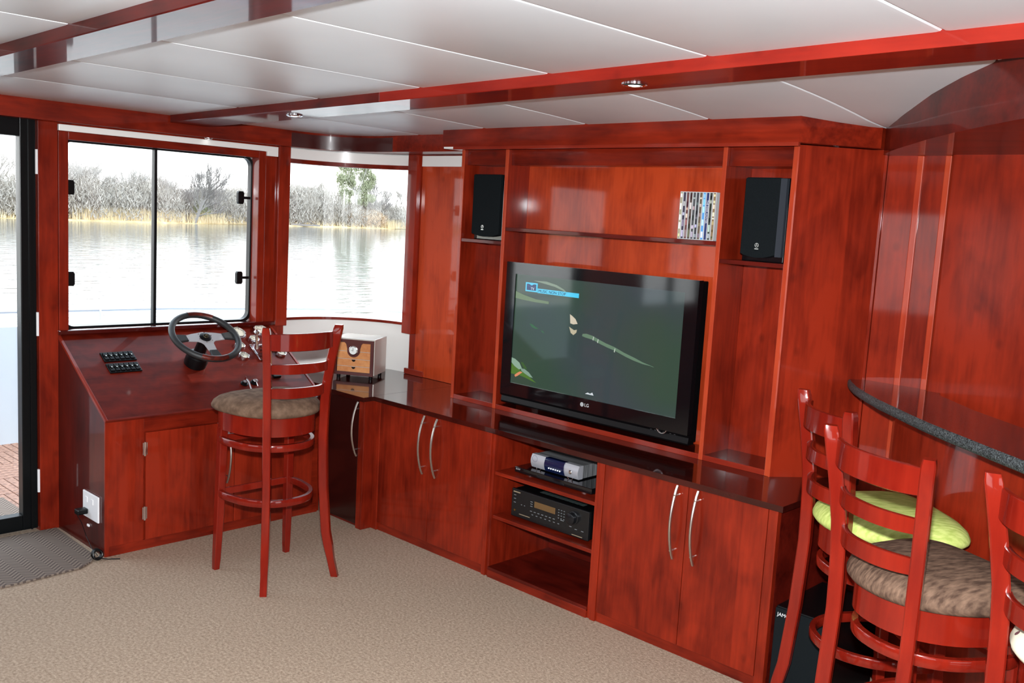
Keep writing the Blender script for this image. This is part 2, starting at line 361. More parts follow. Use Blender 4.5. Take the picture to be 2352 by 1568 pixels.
# wall behind the bar
wr = struct(B().box(3.119, XE, .585, .70, 0, 2.1).obj('wall_right', WZ), 'cherry panelled wall behind the bar')
B().box(3.121, 3.228, .578, .587, 0, 1.905).obj('panel', WZ, wr)
B().box(3.228, 3.252, .572, .588, 0, 1.905, .003).obj('cover_strip', WTRIM, wr)
B().box(3.252, 3.328, .578, .587, 0, 1.905).obj('panel', WZ, wr)
B().box(3.328, 3.350, .568, .588, 0, 1.905, .003).obj('cover_strip', WTRIM, wr)
b = B(); b.prism([(3.354, .586), (3.354, .566), (3.356, .558), (3.361, .551), (3.369, .547), (XE, .547), (XE, .586)], 0, 1.905)
b.obj('rounded_panel', WWR, wr, True)
# rear and aft walls with windows (behind the camera)
rw = B(); 
for a, c_ in ((-.12, .8), (2.4, 3.0), (4.6, 5.2), (6.8, XE+.12)): rw.box(a, c_, YR-.12, YR, 0, 2.1)
for a, c_ in ((.8, 2.4), (3.0, 4.6), (5.2, 6.8)): rw.box(a, c_, YR-.12, YR, 0, .95).box(a, c_, YR-.12, YR, 1.85, 2.1)
struct(rw.obj('wall_front', WZ), 'cherry wall behind the camera')
struct(B().box(XE, XE+.12, YR, -2.85, 0, 2.1).box(XE, XE+.12, -.95, .7, 0, 2.1).box(XE, XE+.12, -2.85, -.95, 1.95, 2.1).obj('wall_aft', WZ), 'aft wall outside the frame')
for n, (a, c_) in enumerate(((.8, 2.4), (3.0, 4.6), (5.2, 6.8))):
    w = struct(B().box(a, c_, YR-.07, YR-.064, .95, 1.85).obj('window_%d' % (n+4), GLASS), 'side window behind the camera')
    B().box(a, c_, YR-.09, YR-.04, .95, .98).box(a, c_, YR-.09, YR-.04, 1.82, 1.85).box(a, a+.03, YR-.09, YR-.04, .98, 1.82).box(c_-.03, c_, YR-.09, YR-.04, .98, 1.82).obj('window_frame', DARKFR, w)

# helm window
w1 = struct(B().box(-.085, -.045, -1.158, -1.150, .955, 1.842).box(-.085, -.045, -1.15, -.21, .955, .962).box(-.085, -.045, -1.15, -.21, 1.835, 1.842).obj('window_1', DARKFR), 'sliding helm window with a black frame')
def rrect(y0, y1, z0, z1, r, n=5):
    P = []
    for cy, cz, a in ((y1-r, z1-r, 0), (y0+r, z1-r, PI/2), (y0+r, z0+r, PI), (y1-r, z0+r, 1.5*PI)):
        for k in range(n+1): P.append((cy+r*math.cos(a+PI/2*k/n), cz+r*math.sin(a+PI/2*k/n)))
    return P
b = B(); o_ = rrect(-1.165, -.150, .950, 1.850, .05); i_ = rrect(-1.150, -.163, .964, 1.838, .045)
for x in (-.085, -.045):
    pass
A0 = [b.v((-.085, p[0], p[1])) for p in o_]; A1 = [b.v((-.085, p[0], p[1])) for p in i_]
B0 = [b.v((-.050, p[0], p[1])) for p in o_]; B1 = [b.v((-.050, p[0], p[1])) for p in i_]
for i in range(len(o_)):
    j = (i+1) % len(o_)
    b.f([B0[i], B0[j], B1[j], B1[i]]); b.f([A0[i], A1[i], A1[j], A0[j]]); b.f([B1[i], B1[j], A1[j], A1[i]]); b.f([A0[i], A0[j], B0[j], B0[i]])
b.obj('window_frame', DARKFR, w1, True)
B().box(-.075, -.070, -1.16, -.70, .96, 1.845).obj('pane', GLASS, w1)
B().box(-.065, -.060, -.70, -.155, .96, 1.845).obj('pane', GLASS, w1)
B().box(-.082, -.052, -.708, -.692, .958, 1.842, .002).obj('mullion', DARKFR, w1)
for y in (-.235, -1.128):
    for z in (1.625, 1.195):
        s_ = 1 if y > -.5 else -1
        lt = B(Matrix.Translation((-.035, y, z))).prism([(-.012, -.034), (.012, -.034), (.018, -.024), (.018, .024), (.012, .034), (-.012, .034), (-.018, .024), (-.018, -.024)], -.012, .012, 'X', .003).obj('latch', BLACK, w1)
        B().box(-.05, -.03, min(y, y+s_*.06), max(y, y+s_*.06), z-.007, z+.007, .002).obj('latch_stem', BLACK, lt)
# timber surround of the helm window and its reveals
tr = struct(B().box(-.09, .014, -1.2, -1.155, .95, 1.878, .002).obj('trim_7', WZ), 'cherry frame round the helm window')
B().box(-.09, .014, -.155, -.112, .95, 1.878, .002).obj('jamb', WZ, tr)
B().box(-.09, .014, -1.155, -.155, 1.842, 1.878, .002).obj('head', WY, tr)
B().box(-.12, .03, -1.20, -.042, .936, .956, .003).obj('sill', WGL, tr)
# door and third window of the left wall
d1 = struct(B().box(-.06, -.005, -1.36, -1.293, .012, 1.92, .003).obj('door_1', DARKFR), 'black aluminium glazed door left of the helm')
B().box(-.06, -.005, -2.115, -2.045, .012, 1.92, .003).obj('door_stile', DARKFR, d1)
B().box(-.06, -.005, -2.045, -1.36, 1.838, 1.92, .003).obj('top_rail', DARKFR, d1)
B().box(-.06, -.005, -2.045, -1.36, .012, .084, .003).obj('bottom_rail', DARKFR, d1)
B().box(-.005, .002, -1.325, -1.318, .012, 1.92).obj('stile_bead', BLACK, d1)
B().box(-.038, -.032, -2.05, -1.355, .08, 1.842).obj('pane', GLASS, d1)
for z in (1.73, .99, .245):
    B().tube([(.006, -1.291, z-.055), (.006, -1.291, z+.055)], .008, 10).obj('hinge', WHITEP, d1, True)
w3 = struct(B().box(-.07, -.064, -3.85, -2.9, .95, 1.84).obj('window_3', GLASS), 'window further aft on the helm wall')
B().box(-.09, -.04, -3.4, -3.36, .95, 1.84).box(-.09, -.04, -3.85, -3.82, .95, 1.84).box(-.09, -.04, -2.93, -2.9, .95, 1.84).obj('window_frame', DARKFR, w3)

# ------------------------------------------------------------------ cornice over the wall unit, soffit over the bar
def coff(y, d): return y
cz = lambda x, y: ceil_z(x, y)
b = B()
fr = [(1.045, .23), (1.5, .23), (2.0, .23), (2.5, .23), (2.935, .23), (3.12, .50)]
bk = [(3.12, .59), (1.045, .59)]
lo = [b.v((x, y, 1.925)) for x, y in fr+bk]; hi = [b.v((x, y, cz(x, y)+.01)) for x, y in fr+bk]; n = len(lo)
b.f(lo); b.f(hi[::-1])
for i in range(n): b.f([lo[i], hi[i], hi[(i+1) % n], lo[(i+1) % n]])
t8 = struct(b.obj('trim_8', WX), 'cherry cornice over the wall unit turning towards the bar')
B().box(1.05, 1.117, .235, .565, 1.917, 1.926).obj('white_underside', WHITE, t8)
B().prism([(1.12, .232), (2.934, .232), (2.934, .246), (1.12, .246)], 1.912, 1.926).obj('cornice_lip', WTRX, t8)
sof = [(3.128, .51), (3.20, .395), (3.27, .29), (3.36, .165), (3.47, .01), (3.61, -.165), (3.757, -.33), (3.874, -.45), (4.05, -.60), (4.3, -.76), (4.6, -.86), (5.0, -.90), (XE, -.90)]
b = B(); pts = sof + [(XE, .586), (3.118, .586)]
lo = [b.v((x, y, 1.905)) for x, y in pts]; hi = [b.v((x, y, 2.10)) for x, y in pts]; n = len(lo)
b.f(lo); b.f(hi[::-1])
for i in range(n): b.f([lo[i], hi[i], hi[(i+1) % n], lo[(i+1) % n]])
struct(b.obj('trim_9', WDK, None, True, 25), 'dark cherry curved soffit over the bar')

# ------------------------------------------------------------------ outdoors: deck, bulwark, rail, water, bank
OUTW = mat('white_hull', srgb(205, 220, 230), 0.35); RAILM = mat('light_rail', srgb(205, 212, 222), .35, .3)  # bluish shade on the white bulwark is put into the hull colour
TEAKA = noise_tint(mat('weathered_teak', srgb(150, 110, 92), .7), srgb(120, 88, 76), srgb(172, 132, 112), (20, 20, 1), 2)
dk = struct(B().box(-1.95, -.12, -6, 2.2, -.10, -.034).obj('deck', mat('dark_deck_base', srgb(60, 48, 44), .8)), 'foredeck outside the glazed door')
slat_me = B().box(-.150+.003, .150-.003, -.0225, .0225, -.034, -.02, .002)
s0 = slat_me.obj('deck_slat', TEAKA, dk); first = True
for i in range(6):
    for j in range(7):
        cx = -.29 - i*.3; cy = -2.5 + j*.3
        for k in range(6):
            o = s0 if first else s0.copy()
            if not first: C.objects.link(o)
            first = False
            d = -.125 + k*.05
            if (i+j) % 2: o.location = (cx, cy+d, 0); o.rotation_euler = (0, 0, 0)
            else: o.location = (cx+d, cy, 0); o.rotation_euler = (0, 0, PI/2)
            o.parent = dk
bul = [(-1.80, -6), (-1.82, -1.0), (-1.83, .3), (-1.80, 1.2), (-1.55, 1.9), (-.9, 2.2)]
bo = [(x-.09 if x < -1 else x, y+(.09 if y > 1.5 else 0)) for x, y in bul]
struct(B().prism(bul+bo[::-1], -.9, .735).obj('bulwark', OUTW, None, True), 'white bulwark round the foredeck')
rl = thing('deck_rail', 'thin steel guard rail above the white bulwark outside the helm window', 'railing', (-1.85, -.5, .735))
B().tube([(-1.86, -6, .83), (-1.87, -1, .83), (-1.88, .3, .82), (-1.85, 1.2, .795), (-1.6, 1.95, .79), (-.9, 2.25, .79)], .013, 8).obj('top_rail', RAILM, rl, True)
for y in (-4.6, -3.2, -1.8, -.20, 1.0): B().tube([(-1.87, y, .73), (-1.87, y, .83)], .010, 8).obj('stanchion', RAILM, rl, True)
WAT = mat('river_water', (0.10, 0.12, 0.12, 1), 0.06, spec=0.8)
nt = WAT.node_tree; N = nt.nodes; L = nt.links
tc = N.new('ShaderNodeTexCoord'); mp = N.new('ShaderNodeMapping'); mp.inputs['Scale'].default_value = (1.0, .45, 1)
nz = N.new('ShaderNodeTexNoise'); nz.inputs['Scale'].default_value = 2.2; nz.inputs['Detail'].default_value = 4
bu = N.new('ShaderNodeBump'); bu.inputs['Strength'].default_value = .5; bu.inputs['Distance'].default_value = .06
L.new(tc.outputs['Object'], mp.inputs[0]); L.new(mp.outputs[0], nz.inputs['Vector']); L.new(nz.outputs[0], bu.inputs['Height']); L.new(bu.outputs[0], N['Principled BSDF'].inputs['Normal'])
b = B(); b.f([b.v(p) for p in ((-170, -260, -.9), (260, -260, -.9), (260, 260, -.9), (-170, 260, -.9))])
tag(b.obj('river_water', WAT), 'broad river with small ripples reflecting a white sky', 'water', kind='structure')
BANK = noise_tint(mat('dry_grass_bank', srgb(200, 180, 130), .95), srgb(165, 145, 105), srgb(222, 200, 150), nscale=.8, detail=5)
shore = [(-84, -140), (-82, -60), (-81, 0), (-83, 25), (-84.6, 32.3), (-86.5, 42), (-90, 49), (-93.5, 56), (-94, 61), (-97, 72), (-101, 86), (-105, 110), (-112, 180)]
b = B(); R = []
for k, (x, y) in enumerate(shore):
    R.append([(x+.5, y, -1.1), (x-.2, y, -.85+.1*math.sin(k*1.7)), (x-2.5, y, -.72), (x-9, y, -.7), (x-60, y, -.6)])
b.loft([r for r in R], False, False)
struct(b.obj('riverbank', BANK, None, True), 'far riverbank of dry yellow grass')
def shore_x(y):
    for (xa, ya), (xb, yb) in zip(shore, shore[1:]):
        if ya <= y <= yb: return xa + (xb-xa)*(y-ya)/(yb-ya)
    return -90
BARK = mat('hazed_bare_bark', srgb(184, 178, 172), .9); BARKD = mat('grey_bark', srgb(140, 134, 130), .9)  # bark lightened, distance haze is put into the colour
TWIG = mat('hazy_twigs', srgb(180, 173, 164), .95); LEAFG = mat('hazed_green_leaves', srgb(160, 164, 132), .8); RUST = mat('russet_scrub', srgb(204, 180, 152), .9)  # twig and leaf tones also lightened to carry the haze
def seg(b, a, c_, r0, r1):
    a = Vector(a); c_ = Vector(c_); d = (c_-a).normalized(); u = d.cross(Vector((0.3, .9, .2))).normalized(); w = d.cross(u)
    ra = [b.bm.verts.new(a+(u*math.cos(t)+w*math.sin(t))*r0) for t in (0, 2.09, 4.19)]
    rc = [b.bm.verts.new(c_+(u*math.cos(t)+w*math.sin(t))*r1) for t in (0, 2.09, 4.19)]
    for i in range(3): b.f([ra[i], ra[(i+1) % 3], rc[(i+1) % 3], rc[i]])
def grow(b, p, d, ln, r, depth, rnd, spread=.55, lift=.12):
    q = p + d*ln; seg(b, p, q, r, r*.68)
    if depth == 0: return
    for k in range(3 if depth > 1 else 4):
        nd = (d + Vector((rnd.uniform(-1, 1), rnd.uniform(-1, 1), rnd.uniform(-.5, .8)+lift))*spread).normalized()
        st = p + d*ln*rnd.uniform(.55, 1.0)
        grow(b, st, nd, ln*rnd.uniform(.66, .95), r*.6, depth-1, rnd, spread, lift)
def bare_tree(seed, h=5.0, depth=6, d0=(0, 0, 1), spread=.72, r=.1, limbs=(), limbm=None):
    rnd = random.Random(seed); t = thing('bare_tree', 'x', 'tree')
    b = B(); seg(b, (0, 0, -.3), (d0[0]*h*.28, d0[1]*h*.28, d0[2]*h*.28), r*1.5, r)
    b.obj('trunk', BARKD, t)
    b = B(); grow(b, Vector(d0)*h*.25, Vector(d0).normalized(), h*.22, r, depth, rnd, spread)
    for q in limbs: grow(b, Vector(d0)*h*q[0], Vector(q[1]).normalized(), h*q[2], r*.55, 5, rnd, .6, .25)
    b.obj('branches', limbm or BARK, t)
    return t
def scrub(seed, w, h, n, m):
    rnd = random.Random(seed); b = B()
    for _ in range(n):
        a = rnd.uniform(0, 2*PI); rr = math.sqrt(rnd.random()); z = rnd.random()**.8*h*math.sqrt(max(0.05, 1-rr*rr*.7))
        p = Vector((rr*w*.5*math.cos(a), rr*w*.5*math.sin(a), z)); d = Vector((rnd.uniform(-.6, .6), rnd.uniform(-.6, .6), rnd.uniform(.2, 1))).normalized()
        l = rnd.uniform(.25, .7); s_ = d.cross(Vector((rnd.uniform(-1, 1), rnd.uniform(-1, 1), .1))).normalized()*rnd.uniform(.02, .05)
        b.f([b.bm.verts.new(p-s_), b.bm.verts.new(p+s_), b.bm.verts.new(p+d*l)])
    o = b.obj('scrub', m); return o
# bare trees along the bank
protos = [bare_tree(s_, 5.0) for s_ in (11, 23, 37, 51)]
TL = [(27.9, 5.5), (30.1, 5.2), (31.8, 5.4), (33.2, 5.7), (35, 5.6), (36.3, 5.2), (37.7, 5.1), (38.9, 4.8), (40.2, 5.0), (41.5, 4.9), (43, 4.8), (44.5, 4.9), (46, 4.3), (50, 3.7), (53, 3.9), (54.4, 3.5), (56, 3.6), (58, 3.8), (60.2, 4.4), (61.8, 4.5), (63.6, 4.6), (66, 4.6), (69, 4.6), (76, 4.4), (84.5, 5.2), (87, 5.6), (90, 5.8), (25, 5.4), (22, 5.6), (19, 5.3)]
used = set(); rowt = []
for i, (y, h) in enumerate(TL):
    p = protos[i % 4]
    o = p if (i % 4) not in used else copy_tree(p)
    used.add(i % 4); rr = random.Random(i)
    o.location = (shore_x(y) - rr.uniform(2.0, 5.0), y, -.7); o.rotation_euler = (0, 0, rr.uniform(0, 6)); k = h/5.0*1.02; o.scale = (k*1.15, k*1.15, k)
    o['group'] = 'bare trees on the far bank'; rowt.append(o)
def bearing(o): return (o.location.y+2.98)/(4.61-o.location.x)
nth = ['first', 'second', 'third', 'fourth', 'fifth', 'sixth', 'seventh', 'eighth', 'ninth', 'tenth', 'eleventh', 'twelfth']
for lo_, hi_, w_ in ((0, .349, 'through the glazed door'), (.349, .396, 'behind the door post'), (.396, .495, 'in the left helm window pane'), (.495, .601, 'in the right helm window pane'), (.601, .654, 'behind the corner post'), (.654, .846, 'in the curved corner window'), (.846, 9, 'hidden right of the corner window')):
    for k, o in enumerate(sorted([q for q in rowt if lo_ <= bearing(q) < hi_], key=bearing)):
        o['label'] = '%s bare tree from the left on the far bank %s' % (nth[k], w_)
t = bare_tree(77, 6.6, 6, (-.05, .45, .85), .6, .16, [(.12, (0, 1.6, .5), .16), (.16, (0, -1.4, 1), .13), (.2, (0, 1.3, 1), .17), (.22, (0, -.7, 1), .15), (.25, (0, .9, 1.6), .2), (.25, (0, 1.8, .9), .17), (.24, (0, .2, 1), .2), (.27, (0, -.3, 1), .19)], BARKD); t.location = (shore_x(47)-.8, 47.3, -.85)
tag(t, 'large bare tree leaning right over the water, seen through the right helm window pane', 'tree')
t = bare_tree(91, 7.2, 6, (0, 0, 1), .6, .15, [(.2, (0, 1.2, 1), .16), (.22, (0, -1.2, 1), .16), (.25, (0, .5, 1), .18), (.25, (0, -.6, 1), .18), (.24, (0, 1.6, .7), .13), (.24, (0, -1.6, .7), .13)], BARKD); t.location = (shore_x(80.5)-2, 80.5, -.8)
tag(t, 'tall spreading bare tree at the right of the curved corner window', 'tree')
# gum tree
gt = thing('gum_tree', 'tall leafy gum tree seen in the curved corner window', 'tree', (-100, 76.2, -.8)); rnd = random.Random(5)
b = B(); seg(b, (-100, 76.2, -1), (-99.9, 76, 3.2), .22, .15); seg(b, (-99.9, 76, 3), (-100, 74.6, 7), .12, .06); seg(b, (-99.9, 76, 2.6), (-100, 78, 7), .12, .06)
for _ in range(14): seg(b, (-99.9, 76, rnd.uniform(2, 4.5)), (-100+rnd.uniform(-1, 1), 76+rnd.uniform(-2.4, 2.6), rnd.uniform(4, 7.5)), .05, .02)
b.obj('trunk', BARK, gt)
b = B(); cl_ = [(rnd.uniform(73.4, 79), rnd.uniform(2.6, 9.0), rnd.uniform(.4, .9)) for _ in range(56)]
for cy, cz_, cr_ in cl_:
    if 75.6 < cy < 76.6 and cz_ < 6.5: continue
    for _ in range(230):
        p = Vector((rnd.gauss(0, 1), rnd.gauss(0, 1), rnd.gauss(0, 1))).normalized()*cr_*rnd.random()**.4 + Vector((-100, cy, cz_))
        d = Vector((rnd.uniform(-.4, .4), rnd.uniform(-.4, .4), -1)).normalized(); s_ = d.cross(Vector((rnd.uniform(-1, 1), rnd.uniform(-1, 1), .1))).normalized()*.06
        b.f([b.bm.verts.new(p-s_), b.bm.verts.new(p+s_), b.bm.verts.new(p+d*.28)])
b.obj('foliage', LEAFG, gt)
# thicket
SCR = [(26, 0), (28, 0), (29.5, 1), (31, 0), (32.5, 0), (34.5, 0), (36, 0), (38, 0), (39.5, 0), (41.5, 0), (43, 0), (45, 0), (47, 0), (48.5, 1), (50.5, 0), (52, 0), (54, 0), (56, 0), (57.5, 0), (59, 0), (61, 0), (62.5, 0), (64, 0), (65.7, 0), (67.5, 0), (69, 0), (70.5, 0), (72, 0), (73.5, 1), (75, 0), (76.5, 2), (78, 0), (79.5, 2), (81, 0), (83, 0), (85, 0), (86.5, 0), (88, 0), (90, 0), (22, 1), (19, 0)]
for kind_, (w_, h_, n_, m_, lab) in enumerate(((5.2, 2.9, 3000, TWIG, 'grey leafless thicket along the far bank'), (4.4, 2.3, 2600, LEAFG, 'greenish scrub along the far bank'), (4.8, 2.7, 3000, RUST, 'russet scrub right of the gum tree on the far bank'))):
    big = bmesh.new()
    for i, (y, k) in enumerate(SCR):
        if k != kind_: continue
        src = scrub(100+i, w_, h_, n_, m_); rr = random.Random(i+50); f_ = 1.7 if 60.5 < y < 71 else 1.3 if y < 60 else 1.15
        me = src.data; me.transform(Matrix.Translation((shore_x(y)-rr.uniform(2.6, 5.0), y, -.78)) @ Matrix.Diagonal((1.15, 1.15, rr.uniform(.85, 1.1)*f_*(.8 if k else 1), 1)))
        big.from_mesh(me); bpy.data.objects.remove(src)
    me = bpy.data.meshes.new('thicket'); big.to_mesh(me); big.free(); me.materials.append(m_)
    o = bpy.data.objects.new('thicket', me); C.objects.link(o); tag(o, lab, 'bushes', None, 'stuff')
# reeds
REED = mat('straw_reeds', srgb(226, 206, 168), .95); b = B(); rnd = random.Random(9)
for _ in range(9000):
    y = rnd.choice([rnd.uniform(34, 46), rnd.uniform(36, 44), rnd.uniform(47, 57), rnd.uniform(82, 90), rnd.uniform(20, 92)])
    x = shore_x(y)-rnd.uniform(.4, 2.6); h = rnd.uniform(.4, 1.5)*(.55 if 58 < y < 82 or y < 33 else 1.0)
    p = Vector((x, y, -.85)); s_ = Vector((0, .035, 0)); d = Vector((rnd.uniform(-.2, .2), rnd.uniform(-.2, .2), h))
    b.f([b.bm.verts.new(p-s_), b.bm.verts.new(p+s_), b.bm.verts.new(p+d)])
tag(b.obj('reeds', REED), 'straw coloured reeds along the far waterline', 'reeds', kind='stuff')
# fallen logs on the bank
b = B(); seg(b, (-95.0, 63.5, -.75), (-95.2, 65.4, -.1), .12, .06); seg(b, (-95.1, 66.6, -.75), (-95.2, 65.1, -.15), .1, .05); seg(b, (-94.9, 62.6, -.7), (-95, 66.9, -.72), .16, .1)
tag(b.obj('driftwood', BARKD), 'tangle of fallen grey logs at the waterline in the corner window', 'logs')

# ------------------------------------------------------------------ base cupboards under the television
def bow_handle(parent, x, y, z0, z1, axis='Y', m=STEEL, bulge=.034, label='curved steel bow handle'):
    n = 14; P = []
    for k in range(n+1):
        t = k/n; z = z0+(z1-z0)*t; o_ = bulge*math.sin(PI*t)**.8 + .004
        P.append((x, y-o_, z) if axis == 'Y' else (x+o_, y, z))
    b = B().tube(P, .0055, 8)
    for z in (z0+.035, z1-.035):
        if axis == 'Y': b.tube([(x, y+.002, z), (x, y-bulge*.75, z)], .004, 6)
        else: b.tube([(x-.002, y, z), (x+bulge*.75, y, z)], .004, 6)
    h = b.obj('handle', m, parent, True); h['label'] = label; return h
def door_y(root, x0, x1, z0, z1, y, hx, m=WBR, hz=(.368, .650)):
    d = B().box(x0+.0015, x1-.0015, y, y+.02, z0, z1, .0015).obj('door', m, root)
    if hx: bow_handle(d, hx, y, *hz)
    return d
ZT = .679
def cupboard(x0, x1, splits, label, stiles):
    t = thing('base_cupboard', label, 'cupboard', ((x0+x1)/2, .3, 0))
    b = B().box(x0, x1, .012, .56, .045, .655).box(x0+.001, x1-.001, .006, .56, 0, .045)
    b.obj('body', WDK, t)
    for a, c_ in stiles: B().box(a, c_, -.014, .012, 0, .657, .002).obj('stile', WZ, t)
    B().box(splits[0], splits[2], -.004, .012, .0, .04, .001).obj('plinth', WX, t)
    a, m_, c_ = splits
    door_y(t, a, m_, .042, .655, -.012, m_-.045, WZ); door_y(t, m_, c_, .042, .655, -.012, m_+.045, WZ)
    return t
cupboard(.905, 1.727, (.948, 1.325, 1.703), 'cherry cupboard with a pair of doors left of the open stereo niche', ((.905, .946), (1.704, 1.727)))
cupboard(2.332, 3.115, (2.362, 2.752, 3.078), 'cherry cupboard with a pair of doors right of the open stereo niche', ((2.334, 2.361), (3.080, 3.115)))
t = thing('open_shelf_cupboard', 'open cherry niche with two shelves holding the stereo equipment', 'shelf unit', (2.03, .3, 0))
B().box(1.729, 1.744, -.005, .50, 0, .657).obj('side_panel', WZ, t); B().box(2.316, 2.331, -.005, .50, 0, .657).obj('side_panel', WZ, t)
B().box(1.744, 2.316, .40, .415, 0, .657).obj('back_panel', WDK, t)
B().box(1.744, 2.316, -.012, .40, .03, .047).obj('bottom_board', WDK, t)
B().box(1.744, 2.316, -.014, .0, 0, .034, .001).obj('plinth', WX, t)
B().box(1.744, 2.316, .002, .40, .468, .484, .001).obj('shelf', WX, t)
B().box(1.744, 2.316, .002, .40, .268, .284, .001).obj('shelf', WX, t)
# corner cupboard by the helm
t = thing('corner_cupboard', 'dark cherry corner cupboard with one bow handle between helm and television wall', 'cupboard', (.72, .1, 0))
B().box(.532, .885, -.056, .5, 0, .655).obj('body', WDK, t)
B().box(.858, .903, -.078, .009, 0, .657, .002).obj('corner_post', WZ, t)
d = B().box(.56, .856, -.076, -.057, .02, .652, .0015).obj('door', mat('shaded_cherry_door', (.022, .0022, .0015, 1), .3, coat=.3), t); d['label'] = 'cherry door with shade put into its colour'  # near-black colour stands in for shade and dark reflections on the door
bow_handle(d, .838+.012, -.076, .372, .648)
# worktops
b = B().prism([(-.04, .40), (-.01, -.055), (.528, -.055), (.528, -.09), (.905, -.09), (.905, -.024), (.886, -.024), (.886, .568), (.52, .568), (.50, .60), (.30, .575), (.12, .49)], .657, ZT, 'Z')
tag(b.obj('worktop', WTOP), 'glossy dark cherry worktop in the corner under the curved window', 'worktop')
b = B().prism([(.888, -.024), (3.136, -.024), (3.136, .583), (3.121, .583), (3.09, .567), (.888, .567)], .657, ZT)
tag(b.obj('worktop', WTOP), 'long glossy dark cherry worktop running under the television', 'worktop')

# ------------------------------------------------------------------ wall unit (hutch)
H = thing('media_unit', 'tall cherry wall unit framing the television with speaker bays and an angled end', 'wall unit', (2.0, .45, ZT))
YH = .296; Z1 = 1.922
for a, c_ in ((1.118, 1.136), (1.417, 1.436), (2.59, 2.608), (2.885, 2.903)):
    d = B().box(a, c_, YH+.004, .56, ZT, Z1, .001).obj('divider', WZ, H)
    B().box(a-.0003, c_+.0003, YH, YH+.005, ZT, Z1, .0015).obj('divider_edging', WTRIM, d)
for a, c_, y in ((1.137, 1.416, .49), (1.437, 2.589, .445), (2.609, 2.884, .49)):
    p = B().box(a, c_, y, y+.015, ZT, Z1).obj('back_panel', WBR if y < .46 else WZ, H)
    B().box(a, c_, YH+.022, YH+.04, 1.845, Z1, .001).obj('header_board', WX, H)
    B().box(a, c_, YH+.006, y, ZT, .700).obj('ledge', WTOP, H)
    B().box(a, c_, YH+.002, YH+.0065, ZT, .701, .001).obj('ledge_edging', WTRX, H)
    B().box(a, c_, YH+.04, y, 1.848, 1.86).obj('top_board', WX, H)
SH = []
for a, c_, z, y in ((1.137, 1.416, 1.486, .49), (1.437, 2.589, 1.553, .445), (2.609, 2.884, 1.486, .49)):
    B().box(a, c_, YH+.004, y, z-.016, z, .001).obj('shelf', WDK, H)
dx, dy = .217, .289; L_ = math.hypot(dx, dy); nx, ny = dy/L_, -dx/L_
q = [(2.903, .296), (3.119, .584), (3.119-nx*.018-.02, .584), (2.903-nx*.02+.002, .310)]
b = B().prism([(2.9035, .296), (3.1195, .583), (3.09, .583), (2.9035, .335)], ZT, Z1)
p_ = b.obj('angled_end_panel', WZ, H)
B().prism([(2.9035, .2925), (2.908, .297), (2.9035, .304)], ZT, Z1).obj('corner_edging', WTRIM, H)

# ------------------------------------------------------------------ television
TV = thing('television', 'large flat screen television with a gloss black frame showing a dark music video', 'television', (2.017, .30, .727))
yf = .27
x0, x1, z0, z1 = 1.490, 2.547, .728, 1.396; sx0, sx1, sz0, sz1 = 1.549, 2.484, .829, 1.343
def ringframe(b, ox, oz, ix, iz, ya, yb, r=.012):
    O = [(ox[0], oz[0]), (ox[1], oz[0]), (ox[1], oz[1]), (ox[0], oz[1])]; I = [(ix[0], iz[0]), (ix[1], iz[0]), (ix[1], iz[1]), (ix[0], iz[1])]
    A = [b.v((x, ya, z)) for x, z in O]; Bq = [b.v((x, ya, z)) for x, z in I]; Cq = [b.v((x, yb, z)) for x, z in O]; D = [b.v((x, yb, z)) for x, z in I]
    for i in range(4):
        j = (i+1) % 4
        b.f([A[i], A[j], Bq[j], Bq[i]]); b.f([C_ for C_ in (Cq[i], D[i], D[j], Cq[j])]); b.f([A[i], Cq[i], Cq[j], A[j]]); b.f([Bq[i], Bq[j], D[j], D[i]])
    return b
ringframe(B(), (x0, x1), (.770, z1), (sx0, sx1), (sz0, sz1), yf, yf+.03).obj('bezel', GLOSSBLK, TV)
b = B(); P = [(yf, .771), (yf+.004, .764), (yf+.012, .758), (yf+.008, .735), (yf+.012, .728), (yf+.05, .728), (yf+.05, .771)]
b.loft([[(x, y, z) for y, z in P] for x in (x0+.0, x0+.02, x1-.02, x1)])
b.obj('lower_lip', BLACK, TV, True, 25)
B().box(x0+.004, x1-.004, yf+.03, yf+.075, .735, z1-.004, .004).box(1.7, 2.33, yf+.075, .443, .85, 1.25, .01).obj('back_case', BLACK, TV)
SCRN = bpy.data.materials.new('lit_screen'); SCRN.use_nodes = True; nt = SCRN.node_tree; N = nt.nodes; L = nt.links; p = N['Principled BSDF']
p.inputs['Base Color'].default_value = (.004, .004, .004, 1); p.inputs['Roughness'].default_value = .06
tc = N.new('ShaderNodeTexCoord'); nz = N.new('ShaderNodeTexNoise'); nz.inputs['Scale'].default_value = 2.6; nz.inputs['Detail'].default_value = 1
rp = N.new('ShaderNodeValToRGB'); rp.color_ramp.elements[0].position = .35; rp.color_ramp.elements[1].position = .65
rp.color_ramp.elements[0].color = srgb(62, 74, 78); rp.color_ramp.elements[1].color = srgb(58, 80, 66)
L.new(tc.outputs['Object'], nz.inputs['Vector']); L.new(nz.outputs[0], rp.inputs[0]); L.new(rp.outputs[0], p.inputs['Emission Color']); p.inputs['Emission Strength'].default_value = .62
scr = B().box(sx0-.002, sx1+.002, yf+.006, yf+.02, sz0-.002, sz1+.002).obj('screen', SCRN, TV)
def decal(name, pts, col, y=yf+.0055, s=.6):
    b = B(); b.prism(pts, y-.0006, y, 'Y'); o = b.obj(name, emis(name, col, s), TV); return o
CY = srgb(80, 205, 245)
decal('channel_logo_box', [(1.612, 1.268), (1.686, 1.268), (1.686, 1.309), (1.612, 1.309)], CY, s=.7)
